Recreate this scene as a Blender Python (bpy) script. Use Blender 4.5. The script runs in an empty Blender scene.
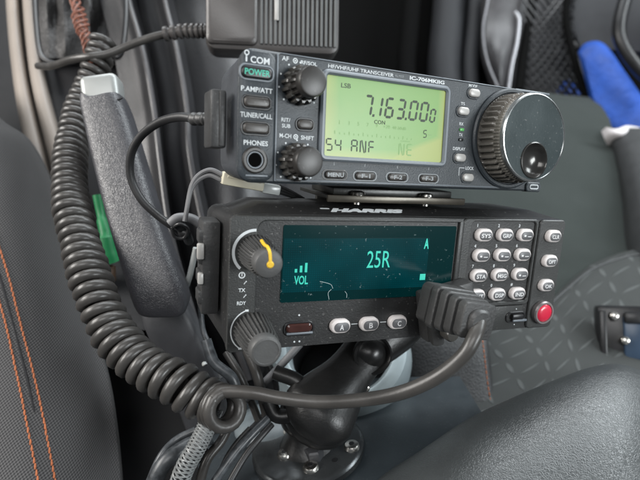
import bpy, bmesh, math, random
from mathutils import Vector, Matrix, noise
R = math.radians
random.seed(7)
sc = bpy.context.scene
col = sc.collection

# ------------------------------------------------------------------ camera
FPX = 500.0
cd = bpy.data.cameras.new('camera'); cam = bpy.data.objects.new('camera', cd); col.objects.link(cam)
cd.sensor_width = 36; cd.lens = FPX / 640 * 36
cd.clip_start = 0.01; cd.clip_end = 50
cam.location = (0, 0, .75); cam.rotation_euler = (R(50), 0, 0)
cd.dof.use_dof = True; cd.dof.focus_distance = .235; cd.dof.aperture_fstop = 10
sc.camera = cam
CM = Matrix.Translation((0, 0, .75)) @ Matrix.Rotation(R(50), 4, 'X')

# ------------------------------------------------------------------ light
w = bpy.data.worlds.new('World'); sc.world = w; w.use_nodes = True
bgn = w.node_tree.nodes['Background']; bgn.inputs[0].default_value = (.80, .90, 1, 1); bgn.inputs[1].default_value = .10
def area(name, loc, target, sx, sy, power, color):
    l = bpy.data.lights.new(name, 'AREA'); l.shape = 'RECTANGLE'; l.size = sx; l.size_y = sy; l.energy = power; l.color = color
    o = bpy.data.objects.new(name, l); col.objects.link(o); o.location = loc
    o.rotation_euler = (Vector(target) - Vector(loc)).to_track_quat('-Z', 'Y').to_euler()
    return o
area('windshield_light', (.15, 1.10, 1.55), (.05, .25, .5), 1.9, .6, 26, (.92, .97, 1))
area('side_window_light', (-.95, .15, 1.10), (0, .3, .5), .8, .35, 15, (1, .97, .93))
area('passenger_window_light', (1.10, .60, 1.20), (.1, .3, .5), .8, .35, 13, (.90, .97, 1))
area('rear_side_window_light', (1.05, -.55, 1.10), (.1, .2, .55), .6, .3, 13, (.93, .98, 1))
area('roof_window_light', (-.15, -.30, 1.45), (.05, .25, .55), .6, .4, 5, (1, 1, 1))
sc.view_settings.view_transform = 'Standard'; sc.view_settings.look = 'None'
sc.view_settings.exposure = 0; sc.view_settings.gamma = 1

# ------------------------------------------------------------------ helpers
def P(u, v, d):
    """a point seen at photo pixel (u, v), d metres in front of the lens, in world space"""
    return CM @ Vector(((u - 320) / FPX * d, (240 - v) / FPX * d, -d))
def cdir(x, y, z):
    return (CM.to_3x3() @ Vector((x, y, z))).normalized()

def mat(name, c, rough=.5, metal=0, bump=0, bscale=900, var=.12, vscale=60, spec=.5, coat=0, emit=None, es=0, dust=0, trans=0, sheen=0):
    m = bpy.data.materials.new(name); m.use_nodes = True; nt = m.node_tree; N = nt.nodes; L = nt.links
    b = N['Principled BSDF']
    b.inputs['Roughness'].default_value = rough; b.inputs['Metallic'].default_value = metal
    b.inputs['Specular IOR Level'].default_value = spec; b.inputs['Coat Weight'].default_value = coat
    b.inputs['Coat Roughness'].default_value = .08
    b.inputs['Transmission Weight'].default_value = trans
    b.inputs['Sheen Weight'].default_value = sheen
    tc = N.new('ShaderNodeTexCoord')
    n1 = N.new('ShaderNodeTexNoise'); n1.inputs['Scale'].default_value = vscale; n1.inputs['Detail'].default_value = 5
    L.new(tc.outputs['Object'], n1.inputs['Vector'])
    mr = N.new('ShaderNodeMapRange'); mr.inputs['From Min'].default_value = .3; mr.inputs['From Max'].default_value = .7
    mr.inputs['To Min'].default_value = 1 - var; mr.inputs['To Max'].default_value = 1 + var
    L.new(n1.outputs['Fac'], mr.inputs['Value'])
    mx = N.new('ShaderNodeMix'); mx.data_type = 'RGBA'; mx.blend_type = 'MULTIPLY'; mx.inputs[0].default_value = 1
    mx.inputs[6].default_value = (*c, 1); L.new(mr.outputs[0], mx.inputs[7])
    out = mx.outputs[2]
    if dust:
        n2 = N.new('ShaderNodeTexNoise'); n2.inputs['Scale'].default_value = 700; n2.inputs['Detail'].default_value = 3
        L.new(tc.outputs['Object'], n2.inputs['Vector'])
        cr = N.new('ShaderNodeMapRange'); cr.inputs['From Min'].default_value = .64; cr.inputs['From Max'].default_value = .74
        cr.inputs['To Max'].default_value = dust; L.new(n2.outputs['Fac'], cr.inputs['Value'])
        mx2 = N.new('ShaderNodeMix'); mx2.data_type = 'RGBA'; L.new(cr.outputs[0], mx2.inputs[0])
        L.new(out, mx2.inputs[6]); mx2.inputs[7].default_value = (.45, .44, .42, 1); out = mx2.outputs[2]
    L.new(out, b.inputs['Base Color'])
    rr = N.new('ShaderNodeMapRange'); rr.inputs['To Min'].default_value = max(rough - .08, .02); rr.inputs['To Max'].default_value = rough + .1
    L.new(n1.outputs['Fac'], rr.inputs['Value']); L.new(rr.outputs[0], b.inputs['Roughness'])
    if bump:
        n3 = N.new('ShaderNodeTexNoise'); n3.inputs['Scale'].default_value = bscale; n3.inputs['Detail'].default_value = 4
        L.new(tc.outputs['Object'], n3.inputs['Vector'])
        bp = N.new('ShaderNodeBump'); bp.inputs['Strength'].default_value = bump; bp.inputs['Distance'].default_value = .0004
        L.new(n3.outputs['Fac'], bp.inputs['Height']); L.new(bp.outputs[0], b.inputs['Normal'])
    if emit:
        b.inputs['Emission Color'].default_value = (*emit, 1); b.inputs['Emission Strength'].default_value = es
    return m

def leather(name, c, rough, scale, strength, dist=.0005):
    m = mat(name, c, rough, var=.1); nt = m.node_tree; N = nt.nodes; L = nt.links; b = N['Principled BSDF']
    tc = N.new('ShaderNodeTexCoord')
    ns = N.new('ShaderNodeTexNoise'); ns.inputs['Scale'].default_value = scale * .4; ns.inputs['Detail'].default_value = 2
    L.new(tc.outputs['Object'], ns.inputs['Vector'])
    ad = N.new('ShaderNodeVectorMath'); ad.operation = 'MULTIPLY_ADD'; ad.inputs[1].default_value = (.004, .004, .004)
    L.new(ns.outputs['Color'], ad.inputs[0]); L.new(tc.outputs['Object'], ad.inputs[2])
    vo = N.new('ShaderNodeTexVoronoi'); vo.feature = 'DISTANCE_TO_EDGE'; vo.inputs['Scale'].default_value = scale
    L.new(ad.outputs[0], vo.inputs['Vector'])
    mr = N.new('ShaderNodeMapRange'); mr.inputs['From Max'].default_value = .22; L.new(vo.outputs['Distance'], mr.inputs['Value'])
    n2 = N.new('ShaderNodeTexNoise'); n2.inputs['Scale'].default_value = scale * 1.7; n2.inputs['Detail'].default_value = 3
    L.new(tc.outputs['Object'], n2.inputs['Vector'])
    m1 = N.new('ShaderNodeMath'); m1.operation = 'MULTIPLY_ADD'; m1.inputs[1].default_value = .8
    L.new(n2.outputs['Fac'], m1.inputs[0]); L.new(mr.outputs[0], m1.inputs[2])
    bp = N.new('ShaderNodeBump'); bp.inputs['Strength'].default_value = strength; bp.inputs['Distance'].default_value = dist
    L.new(m1.outputs[0], bp.inputs['Height']); L.new(bp.outputs[0], b.inputs['Normal'])
    return m

def fabric(name, c, c2, sx, sy, strength=.6, diag=True):
    """woven cloth in UV metres: a twill of fine slanted threads"""
    m = mat(name, c, .9, var=.1, sheen=.03, spec=.2); nt = m.node_tree; N = nt.nodes; L = nt.links; b = N['Principled BSDF']
    uv = N.new('ShaderNodeUVMap'); sep = N.new('ShaderNodeSeparateXYZ'); L.new(uv.outputs[0], sep.inputs[0])
    def mth(op, a, bb=None, cc=None):
        n = N.new('ShaderNodeMath'); n.operation = op
        for i, x in enumerate((a, bb, cc)):
            if x is None: continue
            if isinstance(x, (int, float)): n.inputs[i].default_value = x
            else: L.new(x, n.inputs[i])
        return n.outputs[0]
    a = mth('MULTIPLY', sep.outputs[0], 6.283 / sx); c_ = mth('MULTIPLY', sep.outputs[1], 6.283 / sy)
    s1 = mth('SINE', mth('ADD', a, c_)) if diag else mth('SINE', a)
    s2 = mth('SINE', mth('SUBTRACT', c_, mth('MULTIPLY', a, .37))) if diag else mth('SINE', c_)
    h = mth('MULTIPLY_ADD', s2, .6, s1); hn = mth('MULTIPLY_ADD', h, .3, .5)
    mx = N.new('ShaderNodeMix'); mx.data_type = 'RGBA'; mx.inputs[6].default_value = (*c, 1); mx.inputs[7].default_value = (*c2, 1)
    L.new(hn, mx.inputs[0]); L.new(mx.outputs[2], b.inputs['Base Color'])
    bp = N.new('ShaderNodeBump'); bp.inputs['Strength'].default_value = strength; bp.inputs['Distance'].default_value = .0004
    L.new(hn, bp.inputs['Height']); L.new(bp.outputs[0], b.inputs['Normal'])
    return m

def tread(name, c, c2, cell):
    """cloth embossed with short bars laid alternately on two diagonals (UV metres)"""
    m = mat(name, c, .8, var=.1, spec=.3); nt = m.node_tree; N = nt.nodes; L = nt.links; b = N['Principled BSDF']
    uv = N.new('ShaderNodeUVMap')
    mp = N.new('ShaderNodeMapping'); mp.inputs['Scale'].default_value = (1 / cell, 1 / cell, 1); mp.inputs['Rotation'].default_value = (0, 0, R(20))
    L.new(uv.outputs[0], mp.inputs[0]); sep = N.new('ShaderNodeSeparateXYZ'); L.new(mp.outputs[0], sep.inputs[0])
    def mth(op, a, bb=None, cc=None, clamp=False):
        n = N.new('ShaderNodeMath'); n.operation = op; n.use_clamp = clamp
        for i, x in enumerate((a, bb, cc)):
            if x is None: continue
            if isinstance(x, (int, float)): n.inputs[i].default_value = x
            else: L.new(x, n.inputs[i])
        return n.outputs[0]
    x, y = sep.outputs[0], sep.outputs[1]
    fx = mth('SUBTRACT', mth('FRACT', x), .5); fy = mth('SUBTRACT', mth('FRACT', y), .5)
    par = mth('FLOORED_MODULO', mth('ADD', mth('FLOOR', x), mth('FLOOR', y)), 2)
    sgn = mth('MULTIPLY_ADD', par, 2, -1)
    a = mth('ADD', fx, mth('MULTIPLY', fy, sgn)); bb = mth('SUBTRACT', fx, mth('MULTIPLY', fy, sgn))
    r = mth('SQRT', mth('ADD', mth('POWER', mth('MULTIPLY', a, 1.35), 2), mth('POWER', mth('MULTIPLY', bb, 6), 2)))
    k = mth('SUBTRACT', 1.0, mth('MULTIPLY', mth('SUBTRACT', r, .6), 2.5, clamp=True))
    mx = N.new('ShaderNodeMix'); mx.data_type = 'RGBA'; mx.inputs[6].default_value = (*c, 1); mx.inputs[7].default_value = (*c2, 1)
    L.new(k, mx.inputs[0]); L.new(mx.outputs[2], b.inputs['Base Color'])
    bp = N.new('ShaderNodeBump'); bp.inputs['Strength'].default_value = .5; bp.inputs['Distance'].default_value = .0015
    L.new(k, bp.inputs['Height']); L.new(bp.outputs[0], b.inputs['Normal'])
    return m

M = {}
M['icom_case'] = mat('icom_case', (.029, .036, .042), .42, bump=.35, bscale=1500, var=.15, dust=.12)
M['icom_side'] = mat('icom_side', (.055, .060, .068), .38, bump=.2, bscale=1500, var=.15, dust=.1)
M['bezel'] = mat('bezel', (.15, .17, .19), .38, var=.1)
M['edge_line'] = mat('edge_line', (.16, .18, .20), .35)
M['black'] = mat('black', (.012, .012, .013), .35, var=.2)
M['knob_top'] = mat('knob_top', (.022, .020, .018), .36, var=.15, dust=.1)
M['hole'] = mat('hole', (.002, .002, .002), .9, spec=.05)
M['dark_knob'] = mat('dark_knob', (.060, .057, .052), .26, bump=.15, var=.25, dust=.15)
M['knurl'] = mat('knurl', (.12, .112, .10), .28, bump=.15, var=.3, dust=.25)
M['dial_face'] = mat('dial_face', (.042, .056, .058), .28, .25, bump=.1, var=.06, dust=.3)
M['chrome_rim'] = mat('chrome_rim', (.30, .31, .31), .22, .8)
M['dimple'] = mat('dimple', (.06, .058, .055), .2, .5)
M['print'] = mat('print', (.62, .65, .66), .5, var=.05)
M['print_dim'] = mat('print_dim', (.30, .32, .33), .5, var=.05)
M['silver_btn'] = mat('silver_btn', (.42, .41, .39), .35, .1, var=.12, dust=.1)
M['dark_btn'] = mat('dark_btn', (.045, .040, .036), .35, var=.3, dust=.3)
M['green_lit'] = mat('green_lit', (.02, .2, .15), .4, emit=(.05, .75, .50), es=.42)
M['led_green'] = mat('led_green', (.05, .25, .06), .3, emit=(.12, .45, .10), es=.3)
M['led_dark'] = mat('led_dark', (.01, .012, .012), .25)
M['lcd_ink'] = mat('lcd_ink', (.015, .028, .012), .5, var=.1)
M['lcd_faint'] = mat('lcd_faint', (.15, .26, .10), .5, var=.1, emit=(.2, .4, .1), es=.25)
M['harris'] = mat('harris', (.034, .035, .034), .42, bump=.25, bscale=1300, var=.12, dust=.14)
M['harris_low'] = mat('harris_low', (.020, .020, .020), .42, bump=.22, bscale=1300, var=.15, dust=.2)
M['key_white'] = mat('key_white', (.70, .65, .63), .4, var=.05)
M['key_cap'] = mat('key_cap', (.12, .12, .125), .4, var=.1)
M['key_ink'] = mat('key_ink', (.75, .75, .75), .5, var=.05)
M['knob_grey'] = mat('knob_grey', (.045, .045, .044), .42, bump=.3, bscale=900, var=.2, dust=.2)
M['knob_cap'] = mat('knob_cap', (.075, .075, .074), .5, bump=.2, bscale=900, var=.12)
M['yellow'] = mat('yellow', (.75, .47, .03), .4, var=.06)
M['red'] = mat('red', (.62, .02, .055), .32, var=.08, coat=.4)
M['ring_metal'] = mat('ring_metal', (.32, .29, .29), .3, .6)
M['red_slot'] = mat('red_slot', (.045, .018, .015), .18, var=.4)
M['teal_glow'] = mat('teal_glow', (.01, .12, .1), .5, emit=(.03, .78, .58), es=.72)
M['cord'] = mat('cord', (.050, .047, .044), .34, bump=.15, bscale=500, var=.15, vscale=90)
M['cord_dull'] = mat('cord_dull', (.020, .020, .021), .42, bump=.1, var=.2)
M['grey_cable'] = mat('grey_cable', (.16, .16, .165), .5)
M['plug'] = mat('plug', (.040, .040, .040), .40, bump=.3, var=.2, dust=.1)
M['mic'] = mat('mic', (.060, .055, .053), .36, bump=.2, var=.12)
M['mic_rib'] = mat('mic_rib', (.12, .125, .125), .5, var=.1)
M['bracket'] = mat('bracket', (.022, .022, .020), .33, bump=.1, var=.3, dust=.1)
M['lip'] = mat('lip', (.085, .075, .060), .3, .5, var=.25, dust=.1)
M['sleeve'] = mat('sleeve', (.22, .23, .23), .35)
M['steel'] = mat('steel', (.62, .60, .56), .25, 1, var=.1)
M['chrome'] = mat('chrome', (.33, .34, .33), .40, .4, var=.05)
M['brake_leather'] = leather('brake_leather', (.042, .042, .048), .38, 850, .35, .00025)
M['arm_leather'] = leather('arm_leather', (.042, .046, .047), .36, 800, .30, .00025)
for k_ in ('brake_leather', 'arm_leather'): M[k_].node_tree.nodes['Principled BSDF'].inputs['Specular IOR Level'].default_value = .8
M['boot_leather'] = leather('boot_leather', (.020, .019, .019), .45, 330, .5)
M['plastic_grey'] = mat('plastic_grey', (.045, .046, .050), .45, bump=.25, bscale=700)
M['plastic_dark'] = mat('plastic_dark', (.014, .014, .015), .6, spec=.3, bump=.25, bscale=700)
M['tunnel'] = mat('tunnel', (.024, .024, .026), .36, bump=.3, bscale=500, var=.1, vscale=12)
M['rim_grey'] = mat('rim_grey', (.065, .063, .066), .32, bump=.2)
M['beige'] = mat('beige', (.27, .235, .205), .55, bump=.2, bscale=600, var=.08, vscale=15)
M['carpet'] = mat('carpet', (.012, .012, .012), .95, bump=.8, bscale=400)
M['console'] = mat('console', (.024, .031, .036), .42, bump=.3, bscale=1000, var=.15, dust=.08)
M['cup_ring'] = mat('cup_ring', (.34, .40, .42), .3, .35, var=.12)
M['lit_patch_grey'] = mat('lit_patch_grey', (.11, .13, .14), .4, bump=.4, bscale=200, var=.3)
M['ram'] = mat('ram', (.010, .010, .010), .36, bump=.3, bscale=600, var=.2)
M['ram_gloss'] = mat('ram_gloss', (.008, .008, .008), .3, var=.1)
M['mount_plate'] = mat('mount_plate', (.07, .075, .078), .25, .6, var=.25, bump=.1)
M['seat_cloth'] = fabric('seat_cloth', (.018, .018, .019), (.125, .122, .122), .0017, .0017)
M['seat_plain'] = fabric('seat_plain', (.024, .030, .028), (.038, .045, .042), .0012, .0012, .4)
M['seat_tread'] = tread('seat_tread', (.036, .039, .038), (.068, .073, .072), .020)
M['seat_side'] = leather('seat_side', (.028, .029, .030), .5, 400, .3)
M['stitch'] = mat('stitch', (.42, .13, .05), .7, var=.3, vscale=900)
M['seam'] = mat('seam', (.012, .012, .014), .8)
M['orange_wire'] = mat('orange_wire', (.17, .055, .03), .5, var=.4, vscale=700)
M['blue'] = mat('blue', (.010, .065, .34), .65, var=.25, vscale=25, bump=.9, bscale=45)
for n_ in M['blue'].node_tree.nodes:
    if n_.type == 'BUMP': n_.inputs['Distance'].default_value = .006
M['white_cloth'] = mat('white_cloth', (.55, .52, .52), .8)
M['door'] = mat('door', (.026, .027, .030), .6, spec=.3, bump=.2, var=.1)
M['door_dark'] = mat('door_dark', (.004, .004, .004), .9, spec=.08)
M['grille_grey'] = mat('grille_grey', (.085, .085, .09), .6)
M['door_silver'] = mat('door_silver', (.33, .33, .35), .35, .4)
M['green_plastic'] = mat('green_plastic', (.01, .20, .065), .5)
M['cream'] = mat('cream', (.62, .58, .45), .4)
M['clear_plastic'] = mat('clear_plastic', (.45, .47, .46), .2, spec=.6)
M['loom'] = mat('loom', (.05, .055, .06), .35, var=.5, vscale=300)
M['braid'] = None

def loft(bm, rings, cap0=True, cap1=True, mi=0, closed=True):
    vs = [[bm.verts.new(p) for p in r] for r in rings]
    n = len(vs[0]); fs = []
    for a, b in zip(vs, vs[1:]):
        for i in range(n if closed else n - 1):
            j = (i + 1) % n
            fs.append(bm.faces.new((a[i], a[j], b[j], b[i])))
    if cap0 and closed: fs.append(bm.faces.new(list(reversed(vs[0]))))
    if cap1 and closed: fs.append(bm.faces.new(vs[-1]))
    for f in fs: f.material_index = mi
    return fs
MMX = .001
def rr(w_, h_, r, z, cx=0, cy=0, n=5):
    r = max(min(r, w_ / 2 - 1e-4, h_ / 2 - 1e-4), 1e-3); pts = []
    for k, (sx, sy) in enumerate(((1, 1), (-1, 1), (-1, -1), (1, -1))):
        for i in range(n + 1):
            a = math.pi / 2 * (k + i / n)
            pts.append(Vector((cx + sx * (w_ / 2 - r) + r * math.cos(a), cy + sy * (h_ / 2 - r) + r * math.sin(a), z)) * MMX)
    return pts
def stack(bm, levels, cx=0, cy=0, mi=0, n=5, cap0=True, cap1=True):
    """levels: (width, height, corner radius, z) in millimetres"""
    return loft(bm, [rr(a, b, c, z, cx, cy, n) for a, b, c, z in levels], cap0, cap1, mi)
def frame(bm, o, i, z0, z1, mi=0, ch=.6, n=5):
    """rectangular ring: o, i = (cx, cy, w, h, r)"""
    def g(q, z, k): return rr(q[2] + k, q[3] + k, q[4] + k / 2, z, q[0], q[1], n)
    loft(bm, [g(o, z0, 0), g(o, z1 - ch, 0), g(o, z1, -2 * ch), g(i, z1, 2 * ch), g(i, z1 - ch, 0), g(i, z0, 0)], False, False, mi)
def circ(r, z, cx=0, cy=0, n=48, ribs=0, amp=0, sharp=1.0):
    pts = []
    for i in range(n):
        a = 2 * math.pi * i / n; q = r
        if ribs:
            s = math.sin(a * ribs); q = r - amp * (0.5 - .5 * max(-1, min(1, s * sharp)))
        pts.append(Vector((cx + q * math.cos(a), cy + q * math.sin(a), z)) * MMX)
    return pts
def lathe(bm, prof, cx=0, cy=0, n=48, mi=0, cap0=True, cap1=True):
    return loft(bm, [circ(r, z, cx, cy, n) for r, z in prof], cap0, cap1, mi)
def tube(bm, pts, r, n=12, mi=0, caps=True, squash=None):
    """pts: world or local Vectors; r a number or list"""
    rings = []; T = None; up = None
    for i, p in enumerate(pts):
        a = pts[max(i - 1, 0)]; b = pts[min(i + 1, len(pts) - 1)]
        t = (b - a).normalized()
        if up is None:
            up = t.orthogonal().normalized()
        else:
            up = (up - t * up.dot(t)).normalized()
        s = t.cross(up); q = r[i] if isinstance(r, (list, tuple)) else r
        rings.append([p + (up * math.cos(2 * math.pi * k / n) + s * math.sin(2 * math.pi * k / n)) * q for k in range(n)])
    return loft(bm, rings, caps, caps, mi)
def crv(pts, sub=8):
    """Catmull-Rom through pts (Vectors or tuples)"""
    pts = [Vector(p) for p in pts]; out = []
    for i in range(len(pts) - 1):
        p0 = pts[i - 1] if i else pts[0] * 2 - pts[1]; p1, p2 = pts[i], pts[i + 1]
        p3 = pts[i + 2] if i + 2 < len(pts) else p2 * 2 - p1
        for k in range(sub):
            t = k / sub
            out.append(.5 * ((2 * p1) + (p2 - p0) * t + (2 * p0 - 5 * p1 + 4 * p2 - p3) * t * t + (3 * p1 - p0 - 3 * p2 + p3) * t ** 3))
    out.append(pts[-1]); return out
def pix(pts, sub=8):
    return crv([P(*p) for p in pts], sub)
def box(bm, c, s, b=.5, mi=0, rot=None, seg=2):
    """bevelled box, millimetres"""
    g = bmesh.ops.create_cube(bm, size=1)['verts']
    mt = Matrix.Translation(Vector(c) * MMX) @ (rot.to_4x4() if rot else Matrix()) @ Matrix.Diagonal((*[x * MMX for x in s], 1))
    bmesh.ops.transform(bm, matrix=mt, verts=g)
    es = list({e for v in g for e in v.link_edges}); fs = {f for v in g for f in v.link_faces}
    for f in fs: f.material_index = mi
    if b: bmesh.ops.bevel(bm, geom=es, offset=b * MMX, segments=seg, profile=.5, affect='EDGES', material=mi)
def text(bm, s, cx, cy, w_=None, h_=None, z=0, mi=0, bold=0, M4=None, shear=0):
    cu = bpy.data.curves.new('t', 'FONT'); cu.body = s; cu.offset = bold; cu.extrude = .01; cu.shear = shear
    cu.resolution_u = 3
    o = bpy.data.objects.new('t', cu); me = bpy.data.meshes.new_from_object(o)
    xs = [v.co.x for v in me.vertices]; ys = [v.co.y for v in me.vertices]
    x0, x1, y0, y1 = min(xs), max(xs), min(ys), max(ys)
    sx = w_ / (x1 - x0) if w_ else None; sy = h_ / (y1 - y0) if h_ else None
    sx = sx or sy; sy = sy or sx
    t = Matrix.Translation(Vector((cx, cy, z)) * MMX) @ Matrix.Diagonal((sx * MMX, sy * MMX, .003, 1)) @ Matrix.Translation((-(x0 + x1) / 2, -(y0 + y1) / 2, 0))
    if M4: t = M4 @ t
    k = len(bm.faces); me.transform(t); bm.from_mesh(me); bm.faces.ensure_lookup_table()
    for f in bm.faces[k:]: f.material_index = mi
    bpy.data.objects.remove(o); bpy.data.curves.remove(cu); bpy.data.meshes.remove(me)

def emp(name, label, cat, mw=None, group=None, kind=None):
    o = bpy.data.objects.new(name, None); col.objects.link(o); o.empty_display_size = .01
    if mw is not None: o.matrix_world = mw
    o['label'] = label; o['category'] = cat
    if group: o['group'] = group
    return o
def obj(name, bm, mats, parent=None, smooth=35, recalc=True):
    if recalc: bmesh.ops.recalc_face_normals(bm, faces=bm.faces)
    me = bpy.data.meshes.new(name); bm.to_mesh(me); bm.free()
    for m in (mats if isinstance(mats, (list, tuple)) else [mats]): me.materials.append(m if not isinstance(m, str) else M[m])
    if smooth:
        me.polygons.foreach_set('use_smooth', [True] * len(me.polygons)); me.set_sharp_from_angle(angle=R(smooth))
    o = bpy.data.objects.new(name, me); col.objects.link(o)
    if parent: o.parent = parent
    return o
def wobj(name, bm, mats, parent=None, smooth=35):
    """bm is in world metres; the parent Empty may be anywhere"""
    if parent is not None:
        bpy.context.view_layer.update()
        bmesh.ops.transform(bm, matrix=parent.matrix_world.inverted(), verts=bm.verts)
    return obj(name, bm, mats, parent, smooth)
def top(o, label, cat, group=None):
    o['label'] = label; o['category'] = cat
    if group: o['group'] = group
    # put origin at the bottom of the mesh
    me = o.data; zs = [v.co.z for v in me.vertices]; c = Vector((sum(v.co.x for v in me.vertices) / len(zs), sum(v.co.y for v in me.vertices) / len(zs), min(zs)))
    me.transform(Matrix.Translation(-c)); o.location = c
    return o
def NB(): return bmesh.new()

def slab(bm, rows, off=(0, 0, -.03), su=4, sv=4, mi=0, fn=None, raw=False):
    """thick smooth sheet through a grid of (u, v, d) points; UV in metres"""
    g = [[(P(*p) if not raw else Vector(p)) for p in r] for r in rows]
    g = [crv(r, su) for r in g]
    g = list(zip(*[crv(c, sv) for c in zip(*g)]))
    g = [list(c) for c in zip(*g)]
    if fn: g = [[fn(p, i / (len(g) - 1), j / (len(r) - 1)) for j, p in enumerate(r)] for i, r in enumerate(g)]
    uvl = bm.loops.layers.uv.verify()
    nr, nc = len(g), len(g[0]); U = [[0] * nc for _ in range(nr)]; V = [[0] * nc for _ in range(nr)]
    mid = nr // 2
    for j in range(1, nc):
        L_ = (g[mid][j] - g[mid][j - 1]).length
        for i in range(nr): U[i][j] = U[i][j - 1] + L_
    for i in range(1, nr):
        L_ = (g[i][nc // 2] - g[i - 1][nc // 2]).length
        for j in range(nc): V[i][j] = V[i - 1][j] + L_
    o = Vector(off)
    a = [[bm.verts.new(p) for p in r] for r in g]; b = [[bm.verts.new(p + o) for p in r] for r in g]
    def face(vs, idx):
        f = bm.faces.new(vs); f.material_index = mi
        for l, (i, j) in zip(f.loops, idx): l[uvl].uv = (U[i][j], V[i][j])
    for i in range(nr - 1):
        for j in range(nc - 1):
            q = ((i, j), (i + 1, j), (i + 1, j + 1), (i, j + 1))
            face([a[x][y] for x, y in q], q); q2 = q[::-1]; face([b[x][y] for x, y in q2], q2)
    for i in range(nr - 1):
        for j in (0, nc - 1):
            face([a[i][j], a[i + 1][j], b[i + 1][j], b[i][j]], ((i, j), (i + 1, j), (i + 1, j), (i, j)))
    for j in range(nc - 1):
        for i in (0, nr - 1):
            face([a[i][j], a[i][j + 1], b[i][j + 1], b[i][j]], ((i, j), (i, j + 1), (i, j + 1), (i, j)))
    return g

def local_frame(Rm, t):
    m = Matrix(Rm).to_4x4(); m.translation = Vector(t); return CM @ m
IC = local_frame(((.89684, .0371, .4408), (.02142, .99166, -.12706), (-.44184, .12339, .88857)), (.04374, .04926, -.2268))
HA = local_frame(((.93744, .06233, .34251), (.00355, .98208, -.18844), (-.34812, .17787, .92042)), (.04513, -.0189, -.23843))
def frame_at(p, z_dir, x_hint=(1, 0, 0)):
    z = Vector(z_dir).normalized(); x = Vector(x_hint); x = (x - z * x.dot(z)).normalized(); y = z.cross(x)
    m = Matrix((x, y, z)).transposed().to_4x4(); m.translation = p; return m

# ================================================================== SETTING
bm = NB()
g = bmesh.ops.create_grid(bm, x_segments=2, y_segments=2, size=3)['verts']
bmesh.ops.translate(bm, verts=g, vec=(0, 1, 0))
fl = obj('floor', bm, 'carpet', smooth=0); fl['kind'] = 'structure'

# centre console: tunnel body, beige side trims, ridged centre panel, boot frame, top plate, cup holder
con = emp('center_console', 'dark grey centre console with beige trim strips and a blue grey top under the radios', 'console', Matrix.Translation((0, .35, 0)))
bm = NB()
slab(bm, [[(-120, -60, .72), (40, -60, .72), (200, -60, .72), (330, -60, .76)],
          [(-100, 60, .62), (40, 60, .62), (200, 60, .62), (330, 60, .66)],
          [(-60, 200, .50), (60, 200, .50), (200, 200, .50), (400, 200, .50)],
          [(-20, 330, .42), (90, 330, .42), (220, 330, .42), (380, 330, .44)],
          [(0, 520, .36), (110, 520, .36), (230, 520, .36), (380, 520, .40)]], off=(0, .05, -.25), su=6, sv=6)
wobj('tunnel', bm, 'plastic_dark', con)
# beige strips
for (a, b_, dd) in (([(5, -40), (8, 20), (14, 80), (24, 140), (38, 200)], [(17, -40), (20, 20), (28, 80), (42, 140), (58, 200)], .50),
                    ([(21, -40), (24, 20), (31, 80), (45, 140), (60, 200)], [(33, -40), (37, 20), (46, 80), (62, 140), (78, 200)], .49)):
    bm = NB(); rows = []
    for (u0, v0), (u1, v1) in zip(a, b_):
        d = dd - v0 * .0006
        rows.append([(u0 - 1, v0, d + .03), (u0 + 1, v0, d + .004), ((u0 + u1) / 2, v0, d - .002), (u1 - 1, v1, d + .004), (u1 + 1, v1, d + .03)])
    slab(bm, rows, off=cdir(0, 0, -1) * .02, su=4, sv=5)
    wobj('side_trim', bm, 'beige', con)
# grey floor panel right of the beige strips, under the boot
bm = NB()
slab(bm, [[(34, -30, .52), (80, -30, .52), (140, -30, .53)], [(42, 60, .47), (85, 60, .47), (150, 60, .48)], [(62, 140, .43), (95, 140, .43), (160, 140, .44)],
          [(78, 220, .40), (110, 220, .40), (170, 220, .41)], [(95, 330, .37), (130, 330, .37), (180, 330, .37)]], off=cdir(0, 0, -1) * .02)
wobj('lower_panel', bm, 'tunnel', con)
# ridged vertical panels between brake and radios
def ridge_fn(p, s, t): return p
def ribpanel(rowsA, prof, name, m):
    """rowsA: centre curve (u,v,d); prof: (du px, dd m) across"""
    bm = NB(); slab(bm, [[(u + du * (.8 + .2 * k / (len(rowsA) - 1)), v, d + dz) for du, dz in prof] for k, (u, v, d) in enumerate(rowsA)], off=cdir(0, 0, -1) * .03, su=4, sv=5)
    return wobj(name, bm, m, con)
curvA = [(124, -40, .45), (130, 0, .44), (144, 50, .42), (155, 110, .40), (161, 160, .385), (171, 230, .37), (190, 300, .36), (215, 380, .35)]
curvB = [(160, -40, .45), (166, 0, .44), (178, 50, .42), (188, 110, .40), (190, 150, .385), (201, 211, .37), (222, 300, .36), (250, 380, .355)]
ribpanel(curvA, [(-36, .02), (-24, .016), (-10, .010), (-4, -.002), (0, -.004), (3, .004), (8, .022)], 'ridge_panel', 'tunnel')
ribpanel(curvB, [(-34, .022), (-24, .013), (-12, .009), (-4, -.001), (0, -.004), (3, .004), (10, .020)], 'ridge_panel', 'tunnel')
ribpanel([(205, -40, .45), (210, 0, .44), (216, 50, .42), (224, 110, .40), (228, 170, .38), (236, 250, .37), (260, 330, .36)],
         [(-44, .024), (-26, .014), (-6, .010), (16, .014), (40, .03), (60, .05)], 'ridge_panel', 'tunnel')

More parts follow.
